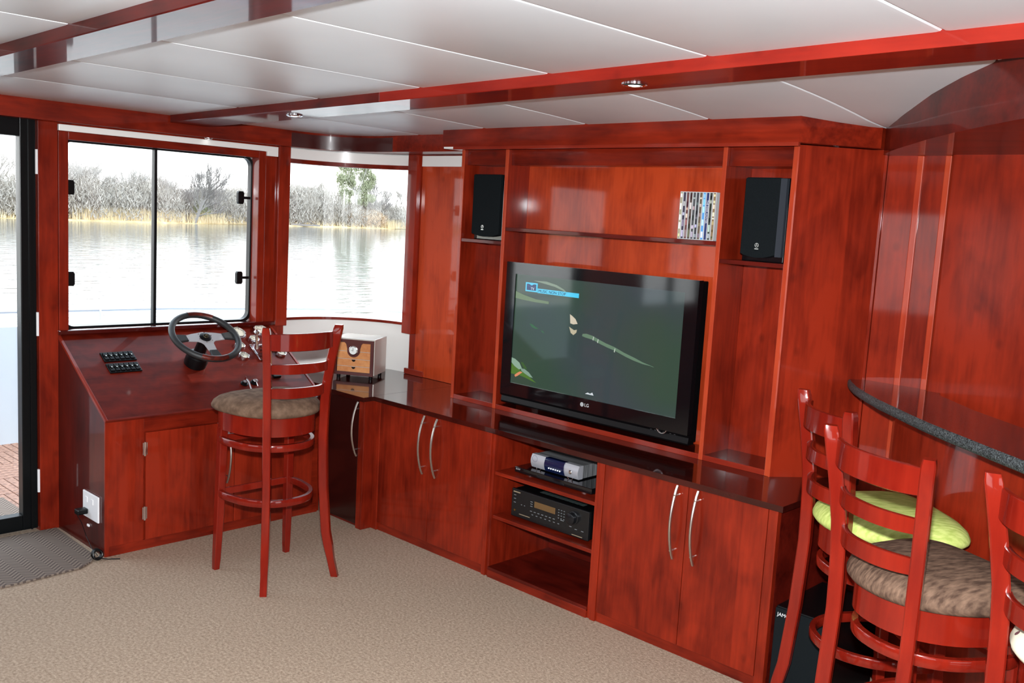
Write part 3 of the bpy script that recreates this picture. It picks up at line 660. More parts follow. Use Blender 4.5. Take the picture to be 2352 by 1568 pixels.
decal('channel_logo_field', [(1.620, 1.274), (1.678, 1.274), (1.678, 1.303), (1.664, 1.303), (1.650, 1.296), (1.634, 1.303), (1.620, 1.303)], srgb(40, 62, 110), yf+.0045)
text('channel_logo_letters', 'M', .03, emis('logo_m', srgb(52, 85, 140), .6), face_y(1.626, yf+.0038, 1.278), TV)
text('channel_logo_letters', 'TV', .018, emis('logo_tv', srgb(215, 235, 250), .6), face_y(1.646, yf+.0034, 1.276), TV)
decal('caption_bar', [(1.688, 1.266), (1.933, 1.266), (1.933, 1.286), (1.688, 1.286)], CY, s=.7)
text('caption', 'MUSIC NON STOP', .0185, emis('caption_ink', srgb(18, 60, 90), .6), face_y(1.693, yf+.0045, 1.2695), TV, sx=1.08)
decal('pale_mask_shape', [(1.889, 1.190), (1.902, 1.184), (1.922, 1.172), (1.936, 1.152), (1.925, 1.150), (1.912, 1.147), (1.894, 1.150)], srgb(226, 214, 190))
decal('pale_mask_shape', [(1.889, 1.134), (1.902, 1.128), (1.918, 1.122), (1.934, 1.126), (1.932, 1.113), (1.916, 1.100), (1.900, 1.108)], srgb(205, 195, 165))
decal('bamboo_stem', [(1.968, 1.112), (1.990, 1.115), (2.025, 1.110), (2.062, 1.098), (2.100, 1.087), (2.148, 1.077), (2.200, 1.060), (2.256, 1.046), (2.300, 1.033), (2.358, 1.020), (2.352, 1.023), (2.300, 1.026), (2.252, 1.034), (2.210, 1.044), (2.150, 1.062), (2.110, 1.070), (2.070, 1.080), (2.030, 1.093), (1.985, 1.098), (1.966, 1.102)], srgb(112, 142, 118))
for a in (2.030, 2.056, 2.150): decal('bamboo_joint', [(a, 1.102-(a-2.02)*.30+.009), (a+.004, 1.102-(a-2.02)*.30+.008), (a+.001, 1.102-(a-2.02)*.30-.009), (a-.004, 1.102-(a-2.02)*.30-.006)], srgb(190, 205, 190), yf+.0047)
decal('leaf_shape', [(1.550, .948), (1.572, .944), (1.600, .930), (1.618, .905), (1.600, .898), (1.57, .91), (1.55, .925)], srgb(150, 182, 160))
decal('leaf_shape', [(1.550, .922), (1.575, .908), (1.606, .896), (1.640, .883), (1.675, .870), (1.712, .852), (1.690, .855), (1.64, .866), (1.600, .872), (1.55, .872)], srgb(88, 128, 58))
decal('leaf_shape', [(1.610, .905), (1.636, .905), (1.664, .893), (1.690, .872), (1.672, .873), (1.640, .884), (1.618, .893)], srgb(140, 170, 150), yf+.0047)
decal('leaf_shape', [(1.608, .934), (1.622, .935), (1.642, .916), (1.652, .905), (1.63, .908)], srgb(70, 105, 60))
decal('orange_flower', [(1.574, .868), (1.590, .880), (1.608, .890), (1.624, .888), (1.612, .880), (1.596, .868), (1.580, .860)], srgb(235, 150, 110), yf+.0040)
decal('leaf_shape', [(1.650, 1.120), (1.668, 1.119), (1.69, 1.108), (1.708, 1.103), (1.69, 1.100), (1.665, 1.106)], srgb(60, 110, 72))
decal('leaf_shape', [(1.722, 1.098), (1.735, 1.095), (1.746, 1.086), (1.730, 1.090)], srgb(60, 110, 72))
decal('palm_highlight', [(1.66, 1.320), (1.74, 1.322), (1.80, 1.312), (1.845, 1.296), (1.872, 1.277), (1.84, 1.290), (1.79, 1.303), (1.73, 1.311)], srgb(135, 155, 135))
decal('palm_highlight', [(1.552, 1.262), (1.60, 1.250), (1.68, 1.236), (1.76, 1.233), (1.76, 1.222), (1.68, 1.222), (1.60, 1.226), (1.552, 1.230)], srgb(112, 136, 100))
decal('white_fleck', [(2.004, .850), (2.018, .858), (2.032, .855), (2.044, .862), (2.052, .850)], srgb(225, 232, 238))
b = B(face_y(1.995, yf-.0002, .8015)); b.lathe([(.0098, 0), (.0098, .0008)], 20); b.obj('maker_emblem', mat('emblem_grey', srgb(175, 178, 180), .3), TV)
text('maker_letters', 'LG', .021, mat('emblem_white', srgb(205, 208, 210), .3), face_y(2.009, yf-.0002, .7945), TV)
b = B(face_y(2.423, yf-.0002, .784)); b.torus(.027, .003, 20, 6, a0=PI*1.15, a1=PI*1.85); b.obj('power_arc', CHROME, TV, True)
for k in range(6): B().box(2.362+k*.021+(.012 if k > 3 else 0), 2.370+k*.021+(.012 if k > 3 else 0), yf+.0062, yf+.008, .7615, .7625).obj('control_mark', mat('control_grey', srgb(110, 112, 115), .4), TV)

# ------------------------------------------------------------------ speakers
def speaker(x, z, w, h, label, ck=0.0):
    t = thing('bookshelf_speaker', label, 'speaker', (x+w/2, .40, z), 0, 'black bookshelf speakers')
    B().box(x, x+w, .352, .485, z, z+h, .003).obj('cabinet', GLOSSBLK, t)
    zb = z+.028; P = []
    for k in range(11): a = k/10; P.append((x+.003+(w-.006-ck)*a, zb - .014*math.sin(PI*a)))
    P += [(x+w-.003-ck, z+h-.004), (x+w-.006-ck, z+h), (x+.012, z+h), (x+.003, z+h-.004)]
    B().prism(P, .328, .351, 'Y', .003).obj('grille', GRILLE, t)
    c_ = mat('badge_silver', srgb(205, 208, 205), .3, .6)
    b = B(face_y(x+w*.42, .3275, z+.062)); b.torus(.0075, .0012, 20, 6)
    for q in (0, 2*PI/3, 4*PI/3): b.tube([(0, 0, 0), (.007*math.sin(q), .007*math.cos(q), 0)], .0012, 5)
    g = b.obj('badge', c_, t, True)
    B().box(x+w*.42-.008, x+w*.42+.008, .3268, .328, z+.046, z+.050).obj('badge_bar', c_, t)
    return t
speaker(1.172, 1.4865, .192, .315, 'black cloth-fronted speaker on the left shelf of the wall unit')
s2 = speaker(2.676, 1.4865, .176, .318, 'black cloth-fronted speaker on the right shelf of the wall unit', .022)
B().prism([(2.8275, .3285), (2.848, .338), (2.851, .351), (2.8275, .351)], 1.508, 1.802).obj('grey_side_cheek', mat('slate_grey', srgb(46, 50, 57), .7, spec=.1), s2)

# ------------------------------------------------------------------ video cases on the middle shelf
dcol = [(170, 165, 140), (60, 55, 75), (105, 70, 70), (85, 72, 66), (78, 80, 84), (62, 64, 70), (105, 92, 78), (90, 160, 225), (45, 55, 105), (64, 70, 64), (140, 118, 90)]
names_ = ['pale khaki', 'dark purple', 'dull red', 'brown', 'charcoal', 'slate', 'tan', 'bright blue', 'navy blue', 'dark green', 'ochre']
rnd = random.Random(3); CLEAR = mat('frosted_case', srgb(205, 208, 210), .3)
for i, (cc, nm) in enumerate(zip(dcol, names_)):
    a = 2.3965+i*.01545; z = 1.5535
    t = thing('video_case', 'video case with a %s spine in the row on the middle shelf' % nm, 'video case', (a+.007, .37, z), 0, 'video cases on the middle shelf')
    B().box(a, a+.0142, .312, .442, z, z+.190, .001).obj('case', CLEAR, t)
    B().box(a+.002, a+.0122, .3112, .3125, z+.003, z+.187).obj('spine', mat('spine_'+nm.replace(' ', '_'), srgb(*cc), .3), t)
    if i == 8:
        m_ = Matrix(((0, 1, 0, a+.0042), (0, 0, -1, .3110), (-1, 0, 0, z+.158), (0, 0, 0, 1)))
        text('spine_title', 'THE DEER HUNTER', .0105, mat('spine_ink', srgb(225, 228, 235), .4), m_, t)
    else:
        zz = z+.01
        while zz < z+.175:
            h = rnd.uniform(.006, .028)
            B().box(a+.0035, a+.0105, .3106, .3114, zz, min(zz+h, z+.182)).obj('spine_print', mat('print', (lambda d_: srgb(*[min(245, max(10, v+d_+rnd.randint(-18, 18))) for v in cc]))(rnd.choice((-45, 45, 100, 140))), .4), t)
            zz += h+rnd.uniform(.004, .03)

# ------------------------------------------------------------------ stereo equipment in the niche
t = thing('disc_player', 'slim black disc player on the upper shelf of the niche', 'disc player', (2.03, .2, .484))
B().box(1.816, 2.252, .052, .36, .491, .515, .002).obj('case', GLOSSBLK, t)
for x in (1.88, 2.19):
    for y in (.09, .32): B(Matrix.Translation((x, y, .4845))).lathe([(.018, 0), (.02, .007)], 16).obj('foot', CHROME, t)
B().box(1.95, 2.10, .0505, .0525, .496, .505).obj('display', mat('dark_window', (.01, .012, .015, 1), .05), t)
text('maker_letters', 'SONY', .010, mat('print_grey', srgb(170, 172, 175), .4), face_y(1.823, .0515, .503), t)
t = thing('satellite_decoder', 'silver and blue satellite decoder standing on the black disc player', 'decoder', (2.0, .2, .5155))
def bulged(x0, x1, y, z0, z1, d=.010, n=6):
    P = [(y+.03, z0)] + [(y+.006 - d*math.sin(PI*k/n), z0+(z1-z0)*k/n) for k in range(n+1)] + [(y+.03, z1)]
    return B().prism([(p[0], p[1]) for p in P], x0, x1, 'X')
B().box(1.875, 2.140, .12, .30, .5205, .577, .002).obj('case', SILVT, t)
b = bulged(1.873, 1.955, .094, .5200, .5785); b.obj('front_left', SILVER, t, True, 50)
bulged(1.955, 2.065, .090, .5200, .5785).obj('front_display', mat('navy_window', (.006, .012, .05, 1), .08, coat=.5), t, True, 50)
bulged(2.065, 2.142, .094, .5200, .5785).obj('front_right', SILVER, t, True, 50)
for k in range(6): B().box(1.982+k*.0125, 1.988+k*.0125, .0832, .085, .536, .541).obj('indicator', emis('led_white', (.9, .95, 1, 1), 1.0), t)
b = B(face_y(1.900, .0865, .562)); b.torus(.014, .0007, 24, 5); o = b.obj('logo_ring', mat('logo_grey', srgb(110, 112, 135), .4), t, True); 
for x in (1.925, 2.105): B(face_y(x, .0875, .527)).torus(.014, .0022, 14, 6, a0=PI*1.05, a1=PI*1.95).obj('chrome_arc', CHROME, t, True)
B(face_y(2.105, .0865, .548)).lathe([(.008, 0), (.0085, .003), (.006, .005)], 18).obj('button', CHROME, t, True)
for x in (1.90, 2.115): B().box(x-.012, x+.012, .12, .28, .515, .5207).obj('foot', BLACK, t)
t = thing('stereo_receiver', 'black stereo receiver with a big volume knob on the lower shelf of the niche', 'receiver', (2.03, .2, .284))
B().box(1.813, 2.250, .062, .38, .294, .415, .004).obj('case', BLACK, t)
B().box(1.811, 2.252, .048, .062, .292, .417, .003).obj('front_panel', mat('satin_black_panel', (.008, .009, .010, 1), .25), t)
for x in (1.86, 2.20): B(Matrix.Translation((x, .1, .2845))).lathe([(.018, 0), (.02, .0095)], 16).obj('foot', BLACK, t)
B().box(1.948, 2.068, .0468, .0485, .361, .388).obj('display', mat('amber_window', srgb(105, 80, 50), .2), t)
B(face_y(2.168, .048, .372)).lathe([(.029, 0), (.029, .004), (.024, .006), (.023, .024), (.020, .026)], 28).obj('volume_knob', mat('knob_black', (.012, .013, .015, 1), .25, .3), t, True)
KB = mat('key_grey', srgb(120, 125, 128), .4); rnd = random.Random(2)
for (kx, kz, w) in [(1.826, .388, .012), (1.826, .372, .012), (1.826, .355, .012), (1.87, .352, .006), (1.888, .352, .006)] + [(1.925+.022*k, .338, .011) for k in range(7)] + [(1.935+.025*k, .324, .009) for k in range(7)] + [(2.085+.015*k, .385-.012*j, .006) for k in range(3) for j in range(4)] + [(2.10, .343, .018), (2.15, .330, .012), (2.18, .325, .012), (2.215, .325, .012)] + [(1.925, .380-.010*j, .012) for j in range(3)]:
    B().box(kx, kx+w, .0466, .0485, kz, kz+.0028).obj('key', KB, t)
B(face_y(1.835, .048, .322)).lathe([(.0045, 0), (.0045, .003)], 12).obj('headphone_socket', mat('brass', srgb(205, 165, 90), .25, 1), t)
for k in range(9):
    for j in range(2): B().box(1.93+k*.028, 1.953+k*.028, .10+j*.03, .124+j*.03, .4148, .4158).obj('vent_slot', mat('vent_grey', srgb(60, 72, 70), .6), t)
B().box(1.822, 1.862, .0466, .0485, .402, .407).box(1.862, 1.925, .0466, .0485, .308, .311).box(2.165, 2.222, .0466, .0485, .299, .302).obj('maker_print', mat('print_gold', srgb(150, 135, 110), .4), t)

# ------------------------------------------------------------------ humidor on the corner worktop
HM = Matrix.Translation((.355, .124, ZT)) @ Matrix.Rotation(math.atan2(.120, .188), 4, 'Z')
t = thing('cigar_cabinet', 'small wooden cigar cabinet with four cedar drawers and a round dial on the corner worktop', 'cabinet', (.42, .26, ZT))
w_ = .226
B(HM).box(-.004, w_+.004, .012, .21, .022, .222, .003).obj('case', mat('wall_reflecting_case', srgb(215, 210, 200), .2, .15, coat=.4), t)  # cream of the reflected wall is put into the case colour
fr_ = B(HM); ringframe(fr_, (0, w_), (.020, .215), (.017, w_-.017), (.036, .199), 0, .014); fo = fr_.obj('door_frame', MAHOG, t)
for k, (a, c_) in enumerate(((.037, .066), (.069, .106), (.109, .148), (.151, .198))):
    d = B(HM).box(.018, w_-.018, .0062, .03, a, c_, .002).obj('drawer', CEDAR, t)
    if k in (0, 1): B(HM @ Matrix(((1, 0, 0, w_/2), (0, 0, -1, .0065), (0, 1, 0, c_-.001), (0, 0, 0, 1)))).prism([(.011*math.cos(PI+PI*q/10), .011*math.sin(PI+PI*q/10)) for q in range(11)], 0, .0012).obj('finger_notch', BLACK, d)
ap = [(w_/2-.052, .199), (w_/2-.043, .190), (w_/2-.036, .165)] + [(w_/2+.036*math.cos(a), .155+.036*math.sin(a)) for a in [PI+PI*k/12 for k in range(13)]] + [(w_/2+.036, .165), (w_/2+.043, .190), (w_/2+.052, .199)]
B(HM).prism([(p[0], p[1]) for p in ap], -.001, .0058, 'Y').obj('dial_apron', MAHOG, t)
D_ = HM @ Matrix(((1, 0, 0, w_/2), (0, 0, -1, -.001), (0, 1, 0, .157), (0, 0, 0, 1)))
dl = B(D_).lathe([(.026, 0), (.026, .006), (.022, .008)], 28).obj('dial', CHROME, t, True)
B(D_).lathe([(.021, .0075), (.021, .0088)], 28).obj('dial_face', mat('dial_white', srgb(235, 240, 238), .3), dl)
B(D_).box(-.001, .001, -.004, .014, .009, .0098).box(-.011, 0, -.0008, .0008, .009, .0098).obj('needle', BLACK, dl)
for x in (.02, w_-.02):
    for y in (.03, .18): B(HM @ Matrix.Translation((x, y, .0))).lathe([(.010, .0005), (.012, .022)], 12).obj('foot', BLACK, t)

# ------------------------------------------------------------------ helm console
K = thing('helm_console', 'cherry helm console with sloping dash under the window', 'console', (.27, -.63, 0))
YA, YB = -1.205, -.06
side = [(0, 0), (.524, 0), (.524, .617), (0, .938)]
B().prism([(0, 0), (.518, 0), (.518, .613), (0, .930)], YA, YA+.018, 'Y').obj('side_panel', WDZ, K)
B().prism([(0, 0), (.515, 0), (.515, .617), (0, .938)], YB-.018, YB, 'Y').obj('side_panel', WZ, K)
B().box(.50, .52, YA+.018, YB-.018, .04, .612).obj('front_panel', WY, K)
B().box(.50, .528, YA+.0185, YB-.0185, 0, .045, .001).obj('plinth', WY, K)
B().box(.5185, .527, YA-.0005, -1.03, 0, .613, .001).obj('stile', WZ, K)
B().box(.505, .527, -1.03, YB-.018, .552, .616, .001).obj('top_rail', WY, K)
DL = math.hypot(.527, .319)
DM = Matrix(((0, -.527/DL, .319/DL, .529), (1, 0, 0, 0), (0, .319/DL, .527/DL, .6195), (0, 0, 0, 1)))
def dash(y, X, n=0.0): return DM @ Matrix.Translation((y, (.529-X)/.527*DL, n))
FIG = wood('figured_dash_veneer', (.165, .0115, .0035, 1), (.085, .0048, .0016, 1), 'Y', 0, rough=.5, coat=.15, knots=False, gs=1.6)
nt = FIG.node_tree; N = nt.nodes; L = nt.links   # flame figure
wv = N.new('ShaderNodeTexWave'); wv.inputs['Scale'].default_value = 17; wv.inputs['Distortion'].default_value = 5; wv.inputs['Detail'].default_value = 1.5; wv.inputs['Detail Scale'].default_value = .8
tcn = N.new('ShaderNodeTexCoord'); mpn = N.new('ShaderNodeMapping'); mpn.inputs['Scale'].default_value = (.25, 1.3, .25); L.new(tcn.outputs['Object'], mpn.inputs[0]); L.new(mpn.outputs[0], wv.inputs[0])
p = N['Principled BSDF']; src = p.inputs['Base Color'].links[0].from_socket; mm = N.new('ShaderNodeMix'); mm.data_type = 'RGBA'; mm.blend_type = 'MULTIPLY'; mm.inputs[0].default_value = .22
L.new(src, mm.inputs[6]); L.new(wv.outputs['Color'], mm.inputs[7]); L.new(mm.outputs[2], p.inputs['Base Color'])
B(DM).box(YA+.004, YB-.004, .004, DL-.004, -.016, -.001).obj('dash_panel', FIG, K)
B(DM).box(YA-.0012, YA+.012, 0, DL, -.010, .0025, .001).obj('dash_edging', WTRX, K)
B(DM).box(YB-.012, YB+.0012, 0, DL, -.010, .0025, .001).obj('dash_edging', WTRX, K)
B(DM).box(YA, YB, -.003, .008, -.014, .0015, .001).obj('dash_nosing', WY, K)
B().box(-.005, .022, YA, YB+.03, .935, .957, .002).obj('dash_upstand', WGL, K)
d = B().box(.52, .538, -1.024, -.578, .048, .548, .001).obj('door', WZ, K)
for z in (.475, .175):
    h = B().tube([(.543, -1.030, z-.032), (.543, -1.030, z+.032)], .006, 10).box(.536, .541, -1.040, -1.018, z-.028, z+.028).obj('hinge', CHROME, d, True)
bow_handle(d, .538, -.618, .25, .52, 'X')
B().box(.52, .538, -.575, -.125, .048, .548, .001).obj('door', WZ, K)
# gauges, switches, keys on the dash
DIAL = mat('cream_dial', srgb(225, 222, 205), .35); DARKMK = mat('dial_marks', (.05, .05, .05, 1), .5)
for X, y, r in ((.060, -.292, .046), (.150, -.331, .029), (.223, -.349, .029), (.111, -.224, .029), (.052, -.147, .046), (.222, -.125, .029)):
    M_ = dash(y, X)
    g = B(M_).lathe([(r, -.004), (r, .006), (r*.93, .013), (r*.82, .014), (r*.80, .008), (r*.5, .0075)], 28).obj('gauge', CHROME, K, True)
    B(M_).lathe([(r*.80, .0078), (r*.80, .0092)], 28).obj('dial', DIAL, g)
    b = B(M_)
    for k in range(9):
        a = PI*1.2 - PI*1.4*k/8; c_, s_ = math.cos(a), math.sin(a)
        b.tube([(r*.58*c_, r*.58*s_, .0095), (r*.74*c_, r*.74*s_, .0095)], .0009, 4)
    b.tube([(0, 0, .0098), (-r*.45, r*.35, .0098)], .0011, 4); b.obj('dial_marks', DARKMK, g)
for (ya, yb, Xa, Xb) in ((-1.064, -.908, .138, .195), (-1.067, -.913, .209, .265)):
    M_ = dash((ya+yb)/2, (Xa+Xb)/2); ww = yb-ya; hh = (Xb-Xa)/.527*DL
    sp = B(M_).box(-ww/2, ww/2, -hh/2, hh/2, -.002, .005, .002).obj('switch_panel', BLACK, K)
    for k in range(6):
        x = -ww/2+.0165+k*(ww-.033)/5
        sw = B(M_).box(x-.0105, x+.0105, -hh*.36, hh*.36, .004, .0095, .002).box(x-.0105, x+.0105, 0, hh*.36, .008, .0125, .002).box(x-.0032, x+.0032, -.0045, .0030, .0115, .0133).obj('switch', BLACK, sp)
        sw.data.materials.append(mat('switch_lens', srgb(205, 215, 212), .3))
        me = sw.data
        for p_ in me.polygons:
            if p_.center.length and (M_.inverted() @ p_.center).z > .0128 and abs((M_.inverted() @ p_.center).y) < .006: p_.material_index = 1
for y, has in ((-.448, True), (-.393, False)):
    M_ = dash(y, .398)
    g = B(M_).lathe([(.019, -.002), (.019, .004), (.013, .006), (.013, .014), (.009, .015)], 20).obj('ignition_switch', BLACK, K, True)
    B(M_).lathe([(.010, .0145), (.010, .018)], 18).obj('key_barrel', CHROME, g, True)
    if has:
        B(M_).box(-.0012, .0012, -.011, .011, .017, .040).obj('key', CHROME, g)
        B(M_).tube([(0, -.004, .036), (.006, -.022, .030), (.010, -.045, .012), (.012, -.055, .006)], .004, 6).obj('key_fob', SILVER, g, True)
    else: B(M_).torus(.011, .0014, 20, 6, c=(0, -.006, .022)).tube([(0, -.014, .02), (.004, -.034, .008)], .004, 6).obj('key_ring', CHROME, g, True)
for y, X in ((-.246, .368), (-.158, .185)): B(dash(y, X)).box(-.022, .022, -.016, .016, -.002, .012, .003).obj('rocker_switch', BLACK, K)
# throttle
T_ = dash(-.246, .205)
t = thing('throttle_control', 'chrome twin-lever throttle on the dash right of the steering wheel', 'throttle', T_.translation)
B(T_).box(-.030, .030, -.065, .065, 0, .010, .004).obj('base_plate', CHROME, t)
B(T_).tube([(-.024, 0, .030), (.024, 0, .030)], .028, 18).obj('drum', CHROME, t, True)
for sx_ in (-1, 1):
    b = B(T_).tube([(sx_*.024, 0, .03), (sx_*.030, .02, .065), (sx_*.034, .035, .105)], [.008, .0065, .006], 10); b.obj('lever', CHROME, t, True)
    B(T_ @ Matrix.Translation((sx_*.034, .038, .112))).lathe([(.001, -.014), (.010, -.011), (.015, 0), (.010, .011), (.001, .014)], 14).obj('lever_knob', CHROME, t, True)
# steering wheel
ax = Vector((.56, .0, .83)).normalized(); hub = Vector((.335, -.632, .930))
xa = Vector((0, 1, 0)); ya_ = ax.cross(xa).normalized(); xa = ya_.cross(ax)
WM = Matrix((xa, ya_, ax)).transposed().to_4x4(); WM.translation = hub
t = thing('steering_wheel', 'three-spoke steering wheel with black leather and red wood rim', 'steering wheel', (.235, -.632, .795))
R = .163
B(WM).torus(R, .0155, 64, 12, c=(0, 0, .012)).obj('rim', RUBBER, t, True)
for a0, a1 in ((.95, 1.75), (-2.1, -1.3)): B(WM).torus(R, .0148, 24, 12, c=(0, 0, .0145), a0=a0, a1=a1).obj('rim_inlay', BURL, t, True)
ALU = mat('satin_aluminium_spoke', srgb(190, 191, 194), .42, .25)
def spoke(a, name, r0, r1, w0, w1, m, zz):
    c_, s_ = math.cos(a), math.sin(a); P = [(r0, -w0), (r1, -w1), (r1, w1), (r0, w0)]
    return [(x*c_-y*s_, x*s_+y*c_) for x, y in P]
pl = []
for a in (PI*.985, -PI/2, PI*.015):
    for r_, da in ((.098, -.20), (.098, .20)): pl.append((r_*math.cos(a+da), r_*math.sin(a+da)))
# plate outline: around three arms with curved webs
def web(a, b_, r=.052): 
    m_ = (a+b_)/2; return [(r*math.cos(m_-.28), r*math.sin(m_-.28)), (r*.9*math.cos(m_), r*.9*math.sin(m_)), (r*math.cos(m_+.28), r*math.sin(m_+.28))]
angs = [PI*1.0, PI*1.5, PI*2.0, PI*3.0]
outl = []
for i in range(3):
    a = angs[i]; outl += [(.100*math.cos(a-.2), .100*math.sin(a-.2)), (.100*math.cos(a+.2), .100*math.sin(a+.2))]
    if i < 2: outl += web(angs[i], angs[i+1])
    else: outl += [(.062, .030), (0, .040), (-.062, .030)]
B(WM).prism(outl, .002, .007).obj('spoke_plate', ALU, t)
for a in angs[:3]: B(WM).prism(spoke(a, '', .094, R-.004, .020, .030, None, 0), .000, .014, 'Z', .004).obj('spoke_grip', RUBBER, t)
hb = B(WM).lathe([(.029, .004), (.029, .012), (.022, .016)], 28).obj('hub_cap', BLACK, t, True)
B(WM).torus(.012, .0012, 24, 6, c=(0, 0, .0165)).tube([(-.006, -.004, .017), (0, .006, .017), (.006, -.004, .017)], .0012, 5).obj('hub_emblem', mat('old_brass', srgb(110, 100, 70), .4, .8), hb, True)
for k in range(6): B(WM @ Matrix.Translation((.036*math.cos(k*PI/3+.3), .036*math.sin(k*PI/3+.3), .006))).lathe([(.003, 0), (.003, .003)], 8).obj('bolt', CHROME, t)
CM_ = Matrix((xa, ya_, ax)).transposed().to_4x4(); CM_.translation = hub - ax*.165
B(CM_).lathe([(.055, -.012), (.056, .03), (.05, .055), (.030, .07), (.027, .155), (.030, .17)], 24).obj('column', BLACK, t, True)

# ------------------------------------------------------------------ wall socket, plug, cord
t = thing('power_socket', 'white double socket plate on the side of the helm console', 'socket', (.393, -1.21, .2))
B().box(.312, .475, -1.214, -1.2055, .143, .263, .003).obj('plate', WHITEP, t)
B().box(.405, .425, -1.2165, -1.2135, .215, .240, .001).box(.345, .365, -1.2165, -1.2135, .215, .240, .001).obj('rocker', WHITEP, t)
t = thing('plug', 'black plug with a cord in the white socket on the console', 'plug', (.36, -1.24, .18))
B().box(.335, .375, -1.262, -1.2145, .163, .188, .005).obj('body', BLACK, t)
B().tube([(.345, -1.255, .165), (.352, -1.235, .12), (.37, -1.222, .06), (.44, -1.225, .02), (.515, -1.232, .012)], .0016, 6).obj('cord', BLACK, t, True)
tag(B().box(.352, .372, -1.2125, -1.2055, .100, .111, .002).obj('cable_clip', WHITEP), 'tiny white cable clip below the socket on the console', 'clip')
t = thing('cable_coil', 'small black coiled cable on the carpet at the corner of the console', 'cable', (.535, -1.243, 0))
CM2 = Matrix.Translation((.535, -1.243, .028)) @ Matrix.Rotation(1.25, 4, 'Y')
b = B(CM2)
for k in range(3): b.torus(.020, .005, 24, 8, c=(.002*k, 0, -.007+.007*k))
b.obj('coil', BLACK, t, True)
B().tube([(.54, -1.235, .008), (.565, -1.205, .004), (.572, -1.19, .004), (.590, -1.165, .004)], .0025, 6).obj('cable_end', BLACK, t, True)

# ------------------------------------------------------------------ door mats
MATM = bpy.data.materials.new('herringbone_mat'); MATM.use_nodes = True; nt = MATM.node_tree; N = nt.nodes; L = nt.links; p = N['Principled BSDF']
p.inputs['Roughness'].default_value = .95
tc = N.new('ShaderNodeTexCoord'); sp = N.new('ShaderNodeSeparateXYZ'); L.new(tc.outputs['Object'], sp.inputs[0])
def math_(op, a, b_=None):
    n_ = N.new('ShaderNodeMath'); n_.operation = op
    for i_, v in enumerate((a, b_)):
        if v is None: continue
        if isinstance(v, (int, float)): n_.inputs[i_].default_value = v
        else: L.new(v, n_.inputs[i_])
    return n_.outputs[0]
zig = math_('PINGPONG', sp.outputs['Y'], .040)
ph = math_('ADD', sp.outputs['X'], math_('MULTIPLY', zig, 1.0))
st = math_('FRACT', math_('DIVIDE', ph, .024))
lt = math_('GREATER_THAN', st, .5)
mm = N.new('ShaderNodeMix'); mm.data_type = 'RGBA'; mm.inputs[6].default_value = srgb(132, 118, 106); mm.inputs[7].default_value = srgb(88, 76, 70); L.new(lt, mm.inputs[0])
L.new(mm.outputs[2], p.inputs['Base Color'])
bu = N.new('ShaderNodeBump'); bu.inputs['Strength'].default_value = .5; bu.inputs['Distance'].default_value = .003; L.new(lt, bu.inputs['Height']); L.new(bu.outputs[0], p.inputs['Normal'])
tag(B().prism([(.03, -2.05), (.60, -2.05), (.62, -1.6), (.60, -1.34), (.555, -1.275), (.50, -1.235), (.03, -1.222)], .001, .009, 'Z', .002).obj('door_mat', MATM), 'grey brown herringbone mat on the carpet inside the door', 'mat')
tag(B().box(-.66, -.13, -2.05, -1.23, -.019, -.011, .002).obj('door_mat', MATM), 'grey brown herringbone mat outside the glass door on the deck', 'mat')

# ------------------------------------------------------------------ subwoofer
t = thing('subwoofer', 'black subwoofer box on the floor beside the right cupboard', 'subwoofer', (3.24, .18, 0))
B().box(3.128, 3.345, .012, .36, 0.005, .318, .004).obj('cabinet', BLACK, t)
B().box(3.131, 3.342, .0, .012, .01, .315, .003).obj('grille', GRILLE, t)
text('maker_letters', 'JAMO', .018, mat('badge_white', srgb(220, 222, 225), .4), face_y(3.14, -.0005, .288), t)

# ------------------------------------------------------------------ bar
front = [(3.058, .583), (3.070, .54), (3.105, .475), (3.17, .375), (3.247, .278), (3.335, .178), (3.428, .086), (3.505, .008), (3.584, -.067), (3.665, -.137), (3.748, -.204), (3.845, -.285), (3.945, -.365), (4.08, -.45), (4.25, -.53), (4.5, -.60), (4.9, -.64), (5.6, -.64)]
back = [(5.6, -.22), (4.9, -.22), (4.55, -.19), (4.3, -.11), (4.1, .0), (3.95, .06), (3.80, .125), (3.60, .30), (3.42, .50), (3.41, .546), (3.353, .546), (3.35, .567), (3.332, .567), (3.33, .577), (3.254, .577), (3.251, .571), (3.236, .571), (3.234, .577), (3.12, .577), (3.12, .583)]
t = thing('bar_counter', 'bar with a polished black granite top tapering to a point at the wall', 'bar counter', (4.0, 0, 1.03))
B().prism([(x+.003, y+.003) for x, y in front]+back, 1.034, 1.064).obj('granite_top', GRANITE, t)
b = B(); n = len(front)
rows = [[b.v((x+o*0.7, y+o*0.7, z)) for x, y in front] for z, o in ((1.031, .006), (1.036, -.002), (1.048, -.004), (1.060, -.002), (1.0645, .005))]
for r0, r1_ in zip(rows, rows[1:]):
    for i in range(n-1): b.f([r0[i], r0[i+1], r1_[i+1], r1_[i]])
b.obj('granite_edge', GRANEDGE, t, True, 60)
body = [(3.262, .577), (3.262, .52), (3.31, .43), (3.38, .34), (3.46, .255), (3.56, .165), (3.66, .085), (3.78, .0), (3.92, -.10), (4.08, -.20), (4.25, -.275), (4.5, -.33), (4.9, -.36), (5.6, -.36)]
bb = [(5.6, -.26), (4.9, -.26), (4.5, -.23), (4.28, -.17), (4.1, -.08), (3.95, .015), (3.80, .095), (3.62, .255), (3.44, .45), (3.42, .543), (3.354, .543), (3.35, .566), (3.334, .566), (3.33, .577)]
B().prism(body+bb, 0, 1.033).obj('bar_panel', WZ, t, True, 40)['label'] = 'curved cherry panel carrying the granite'

